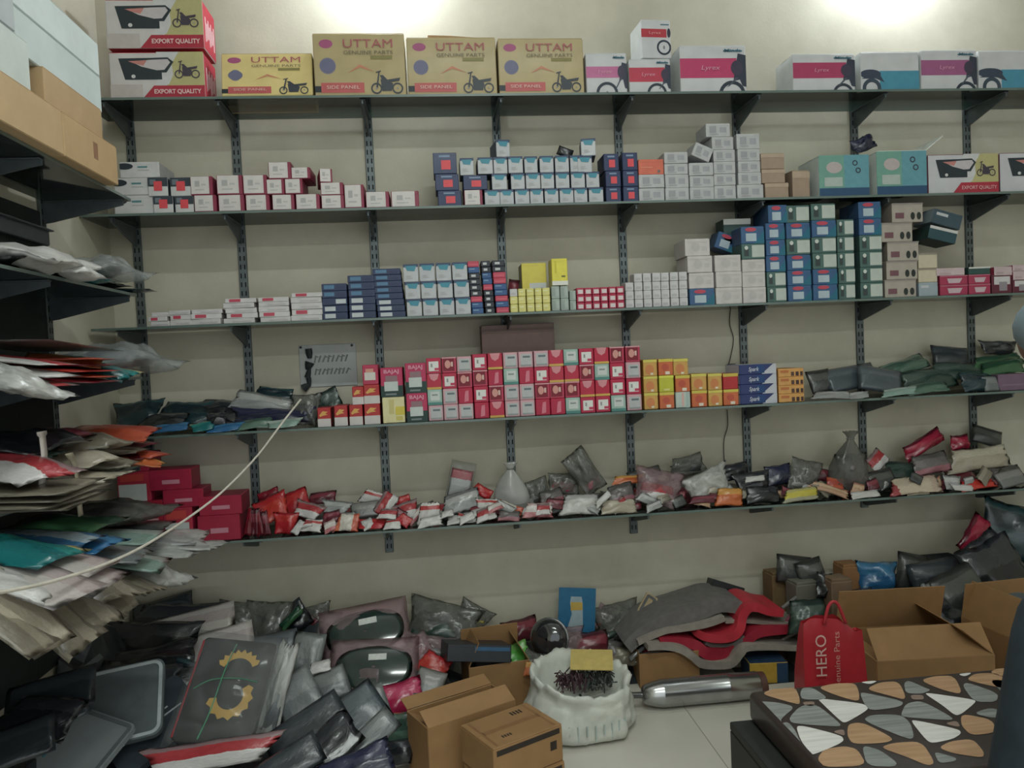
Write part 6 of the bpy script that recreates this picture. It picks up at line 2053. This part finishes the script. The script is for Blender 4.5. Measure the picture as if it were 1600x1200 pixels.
# ------------------------------------------------------------------ patterned bench
BZ = 0.5
bx0, bx1, by0, by1 = .80, 2.05, -2.02, -1.53
root = bpy.data.objects.new('padded_bench', None)
COL.objects.link(root)
root.location = (bx0, by0, 0)
tag(root, 'bench with pebble patterned padded top and dark sides', 'bench')
L = Vector(root.location)


def soft(lo, hi, r, seg, name, m, parent):
    bm = bmesh.new()
    bmesh.ops.create_cube(bm, size=1.0)
    for v in bm.verts:
        v.co = Vector(((lo[i] + hi[i]) / 2 + v.co[i] * (hi[i] - lo[i]) for i in range(3)))
    bmesh.ops.bevel(bm, geom=list(bm.edges), offset=r, segments=seg, profile=.5, affect='EDGES')
    me = bpy.data.meshes.new(name)
    bm.to_mesh(me)
    bm.free()
    me.materials.append(m)
    me.polygons.foreach_set('use_smooth', [True] * len(me.polygons))
    return obj(name, me, parent)


soft((.058, 0, BZ - .085), (bx1 - bx0, by1 - by0, BZ), .016, 4, 'padded_top', mat((58, 48, 44), .4, 0, .1, 40, coat=.2), root)
M_SIDE = mat((40, 42, 40), .55, 0, .12, 12)
for nm, lo, hi in (('side_panel', (.0, .02, .0005), (.018, by1 - by0 - .0, BZ - .111)), ('seat_board', (.0, .0, BZ - .11), (bx1 - bx0, by1 - by0, BZ - .086)), ('side_panel', (bx1 - bx0 - .02, .041, .0005), (bx1 - bx0, by1 - by0 - .021, BZ - .111)),
                   ('back_panel', (.019, by1 - by0 - .02, .0005), (bx1 - bx0, by1 - by0, BZ - .111)), ('front_panel', (.019, .02, .0005), (bx1 - bx0, .04, BZ - .111))):
    b = MB()
    b.box(lo, hi, .003)
    b.build(nm, [M_SIDE], root)

PAT = {
    0: [[(-44, 740), (32, 704), (168, 696), (196, 756), (200, 808), (124, 788)], [(310, 700), (400, 675), (545, 670), (570, 730), (570, 790), (430, 750)], [(610, 710), (700, 665), (820, 660), (870, 780), (760, 750)], [(950, 655), (1040, 627), (1165, 625), (1220, 745), (1090, 715)],
        [(1240, 650), (1290, 612), (1420, 608), (1480, 640), (1500, 710), (1330, 675)], [(500, 930), (560, 918), (620, 930), (790, 1020), (740, 1045), (530, 1055), (495, 1000)], [(310, 1140), (350, 1085), (480, 1065), (560, 1085), (620, 1190), (330, 1198)],
        [(700, 1075), (780, 1045), (960, 1035), (1045, 1170), (1000, 1190), (860, 1130)], [(1065, 1075), (1140, 1035), (1280, 1020), (1350, 1100), (1345, 1140), (1150, 1110)], [(1205, 880), (1240, 868), (1400, 900), (1430, 980), (1270, 1000), (1210, 940)]],
    1: [[(-72, 784), (60, 792), (172, 820), (88, 888), (24, 976), (-40, 880)], [(64, 928), (128, 912), (188, 992), (216, 1160), (200, 1195), (140, 1140), (72, 1040)], [(200, 740), (215, 700), (280, 700), (370, 760), (340, 775), (215, 775)], [(130, 890), (200, 815), (300, 800), (460, 930), (440, 945), (150, 925)], [(575, 735), (600, 730), (850, 785), (830, 820), (640, 845), (600, 800)],
        [(850, 670), (880, 655), (980, 700), (1020, 715), (960, 740), (860, 735)], [(830, 870), (860, 800), (960, 780), (1160, 890), (1140, 905), (850, 885)], [(590, 905), (640, 870), (830, 868), (890, 920), (915, 1010), (880, 1025)], [(1215, 690), (1240, 665), (1440, 735), (1430, 790), (1290, 790)],
        [(590, 1080), (610, 1065), (700, 1090), (810, 1170), (790, 1195), (620, 1190)], [(1040, 1110), (1060, 1105), (1180, 1140), (1170, 1160), (1070, 1175)], [(1280, 860), (1390, 825), (1480, 850), (1420, 895)]],
    2: [[(310, 770), (350, 770), (600, 800), (630, 830), (590, 860), (490, 918), (460, 915), (350, 810)], [(175, 940), (230, 940), (460, 1000), (475, 1030), (440, 1055), (290, 1118), (260, 1115), (200, 1020)],
        [(975, 735), (1020, 735), (1290, 775), (1300, 790), (1210, 865), (1170, 875), (1090, 810)], [(890, 905), (930, 905), (1190, 960), (1210, 985), (1160, 1020), (1030, 1048), (990, 1030)], [(570, 665), (690, 655), (640, 680)], [(1185, 615), (1280, 605), (1230, 632)]],
    3: [[(400, 975), (475, 958), (482, 1005)], [(1100, 925), (1180, 905), (1205, 950)], [(215, 790), (290, 785), (290, 815), (230, 812)], [(890, 745), (970, 745), (975, 775), (900, 775)]],
}
b = MB()
for mi, polys in PAT.items():
    for pl in polys:
        w3 = [atz(1200 + x / 4, 900 + y / 4, BZ) for x, y in pl]
        for sh in (0, .70):
            pts = [Vector((q.x + sh - L.x, q.y - L.y)) for q in w3]
            for _ in range(2):        # round the corners
                pts = [p for i in range(len(pts)) for p in (pts[i] * .8 + pts[(i + 1) % len(pts)] * .2, pts[i] * .2 + pts[(i + 1) % len(pts)] * .8)]
            if sh and min(p.x for p in pts) < .70:
                continue
            pts = [Vector((min(max(p.x, .067), bx1 - bx0 - .003), min(max(p.y, .009), by1 - by0 - .009))) for p in pts]
            if len({(round(p.x, 3), round(p.y, 3)) for p in pts}) < 4:
                continue
            def drop(p):
                e_ = min(p.x - .058, bx1 - bx0 - p.x, p.y, by1 - by0 - p.y)
                return 0.0
            q3 = [(p.x, p.y, BZ + .0012 - drop(p)) for p in pts]
            n = (Vector(q3[1]) - Vector(q3[0])).cross(Vector(q3[4]) - Vector(q3[0]))
            ar = sum(q3[i][0] * q3[(i + 1) % len(q3)][1] - q3[(i + 1) % len(q3)][0] * q3[i][1] for i in range(len(q3)))
            b.poly(q3 if ar > 0 else q3[::-1], mi)


def wood(c, c2):
    m = bpy.data.materials.new('printed_grain')
    m.use_nodes = True
    nt = m.node_tree
    pb = nt.nodes['Principled BSDF']
    pb.inputs['Roughness'].default_value = .35
    tc = nt.nodes.new('ShaderNodeTexCoord')
    mpn = nt.nodes.new('ShaderNodeMapping')
    mpn.inputs['Scale'].default_value = (4, 60, 1)
    no = nt.nodes.new('ShaderNodeTexNoise')
    no.inputs['Scale'].default_value = 1.5
    no.inputs['Detail'].default_value = 5
    rp = nt.nodes.new('ShaderNodeValToRGB')
    rp.color_ramp.elements[0].position = .35
    rp.color_ramp.elements[1].position = .65
    rp.color_ramp.elements[0].color = lin(c)
    rp.color_ramp.elements[1].color = lin(c2)
    nt.links.new(tc.outputs['Object'], mpn.inputs[0])
    nt.links.new(mpn.outputs[0], no.inputs[0])
    nt.links.new(no.outputs[0], rp.inputs[0])
    nt.links.new(rp.outputs[0], pb.inputs['Base Color'])
    return m


b.build('printed_pattern', [wood((192, 150, 110), (172, 130, 92)), wood((150, 154, 150), (120, 126, 122)), wood((226, 224, 218), (208, 206, 200)), wood((150, 126, 112), (134, 112, 100))], root)

# ------------------------------------------------------------------ the person at the right edge
def skin(name, verts, edges, radii, m, parent=None, sub=2, rootv=0):
    me = bpy.data.meshes.new(name)
    me.from_pydata([tuple(v) for v in verts], edges, [])
    o = obj(name, me, parent)
    md = o.modifiers.new('skin', 'SKIN')
    md.use_smooth_shade = True
    for i, r in enumerate(radii):
        rr = r if isinstance(r, tuple) else (r, r)
        me.skin_vertices[0].data[i].radius = rr
    me.skin_vertices[0].data[rootv].use_root = True
    ss = o.modifiers.new('sub', 'SUBSURF')
    ss.levels = ss.render_levels = sub
    bpy.context.view_layer.update()
    dg = bpy.context.evaluated_depsgraph_get()
    nm = bpy.data.meshes.new_from_object(o.evaluated_get(dg))
    o.modifiers.clear()
    o.data = nm
    nm.materials.clear()
    nm.materials.append(m)
    nm.polygons.foreach_set('use_smooth', [True] * len(nm.polygons))
    return o


PX, PY = 1.445, -2.26
SKIN = mat((128, 88, 70), .5, 0, .06, 20)
V, E, RR = [], [], []


def jv(p, r, par=None):
    V.append(Vector(p))
    RR.append(r)
    if par is not None:
        E.append((par, len(V) - 1))
    return len(V) - 1


# x is across, the figure faces the shelves (towards +y)
pel = jv((-.12, 0, .95), (.125, .09))
wai = jv((-.08, .005, 1.10), (.12, .085), pel)
che = jv((-.02, .0, 1.32), (.13, .09), wai)
upc = jv((0, -.005, 1.47), (.10, .075), che)
nek = jv((0, .0, 1.56), .055, upc)
nk2 = jv((0, .015, 1.62), .055, nek)
hd1 = jv((0, .03, 1.70), (.078, .095), nk2)
hd2 = jv((0, .03, 1.80), (.076, .095), hd1)
HANDS = []
for s in (-1, 1):
    hp = jv((s * .09 - .12, 0, .87), .088, pel)
    kn = jv((-.30 if s < 0 else .03, .02, .48), .06, hp)
    ca = jv((-.31 if s < 0 else .04, -.01, .33), .055, kn)
    an = jv((-.30 if s < 0 else .05, -.02, .085), .036, ca)
    ft = jv((-.30 if s < 0 else .06, .07, .045), .038, an)
    jv((-.305 if s < 0 else .07, .17, .032), .030, ft)
    sh = jv((s * .16, -.005, 1.48), .048, upc)
    ua = jv((-.15, .10, 1.52) if s < 0 else (.20, -.01, 1.36), .05, sh)
    el = jv((-.115, .20, 1.48) if s < 0 else (.235, -.02, 1.22), .040, ua)
    if s < 0:
        fa = jv((-.02, .26, 1.42), .036, el)
        wr = jv((.07, .28, 1.37), .026, fa)
        HANDS.append((Vector((.07, .28, 1.37)), Vector((.95, .1, .25)), s))
    else:
        fa = jv((s * .25, .03, 1.08), .038, el)
        wr = jv((s * .25, .08, .95), .026, fa)
        HANDS.append((Vector((s * .25, .08, .95)), Vector((0, .25, -.97)), s))
body = skin('person', V, E, RR, SKIN)
body.location = (PX, PY, 0)
tag(body, 'person in pale shirt and dark blue jeans at the right edge', 'person')
for (w, d, s) in HANDS:
    d = d.normalized()
    side = d.cross(Vector((0, 0, 1)) if abs(d.z) < .8 else Vector((1, 0, 0))).normalized()
    pal = side.cross(d).normalized()
    v, e, r = [w], [], [.024]
    v += [w + d * .045, w + d * .085]
    r += [(.036, .017), (.040, .016)]
    e += [(0, 1), (1, 2)]
    for q, (o_, ln) in enumerate(((-.03, .062), (-.01, .074), (.01, .07), (.028, .055))):
        k = len(v)
        v += [w + d * .082 + side * o_, w + d * (.088 + ln * .5) + side * o_ * 1.1 - pal * .008, w + d * (.088 + ln * .85) + side * o_ * 1.1 - pal * .03]
        r += [.0105, .009, .0075]
        e += [(2, k), (k, k + 1), (k + 1, k + 2)]
    k = len(v)
    v += [w + d * .03 + side * .034, w + d * .062 + side * .056 - pal * .012, w + d * .088 + side * .058 - pal * .026]
    r += [.013, .0105, .009]
    e += [(1, k), (k, k + 1), (k + 1, k + 2)]
    skin('hand', v, e, r, SKIN, body)
# head details
b = MB()
for s in (-1, 1):
    b.tube([(s * .078, .01, 1.72), (s * .088, .0, 1.74), (s * .084, -.005, 1.77)], [.010, .016, .010], 8)
b.build('ear', [SKIN], body, True)
b = MB()
b.tube([(0, .118, 1.76), (0, .132, 1.73), (0, .122, 1.715)], [.009, .015, .010], 8)
b.build('nose', [SKIN], body, True)
b = MB()
for s in (-1, 1):
    b.tube([(s * .032, .108, 1.755), (s * .032, .116, 1.755)], [.012, .008], 10)
b.build('eyes', [mat((40, 30, 26), .2)], body, True)
b = MB()
b.tube([(-.028, .108, 1.678), (0, .118, 1.676), (.028, .108, 1.678)], [.004, .007, .004], 8)
b.build('mouth', [mat((120, 66, 58), .5)], body, True)
bm = bmesh.new()
bmesh.ops.create_uvsphere(bm, u_segments=24, v_segments=16, radius=1)
bmesh.ops.delete(bm, geom=[v for v in bm.verts if v.co.z < -.25 or (v.co.y > .35 and v.co.z < .45)], context='VERTS')
for v in bm.verts:
    v.co = Vector((v.co.x * .094, v.co.y * .112 + .02, v.co.z * .105 + 1.785)) * (1)
me = bpy.data.meshes.new('hair')
bm.to_mesh(me)
bm.free()
me.materials.append(mat((26, 22, 20), .5, 0, .2, 60, .5))
me.polygons.foreach_set('use_smooth', [True] * len(me.polygons))
obj('hair', me, body)
# jeans
v, e, r = [Vector((-.105, 0, 1.04)), Vector((-.12, 0, .91))], [(0, 1)], [(.17, .125), (.175, .13)]
for s in (-1, 1):
    k = len(v)
    v += [Vector((s * .11 - .12, 0, .80)), Vector((-.305 if s < 0 else .03, .02, .48)), Vector((-.312 if s < 0 else .04, -.01, .28)), Vector((-.30 if s < 0 else .05, -.02, .07))]
    r += [.112, .086, .080, .072]
    e += [(1, k), (k, k + 1), (k + 1, k + 2), (k + 2, k + 3)]
skin('jeans', v, e, r, mat((38, 52, 62), .75, 0, .25, 14, .4), body, rootv=1)
# shirt
v = [Vector((-.125, 0, .83)), Vector((-.09, 0, 1.10)), Vector((-.02, 0, 1.32)), Vector((0, -.005, 1.47)), Vector((0, 0, 1.55))]
r = [(.195, .15), (.175, .135), (.19, .145), (.17, .13), .075]
e = [(0, 1), (1, 2), (2, 3), (3, 4)]
for s in (-1, 1):
    k = len(v)
    v += [Vector((s * .17, -.005, 1.485)), Vector((-.15, .10, 1.525)) if s < 0 else Vector((.205, -.012, 1.34)), Vector((-.12, .18, 1.495)) if s < 0 else Vector((.23, -.02, 1.265))]
    r += [.088, .076, .076]
    e += [(3, k), (k, k + 1), (k + 1, k + 2)]
skin('shirt', v, e, r, mat((108, 126, 134), .8, 0, .12, 10, .4), body, rootv=2)
for s in (-1, 1):
    x = -.30 if s < 0 else .06
    soft((x - .045, -.075, .0005), (x + .045, .20, .075), .028, 3, 'shoe', mat((44, 40, 38), .5), body)

finish_labels()
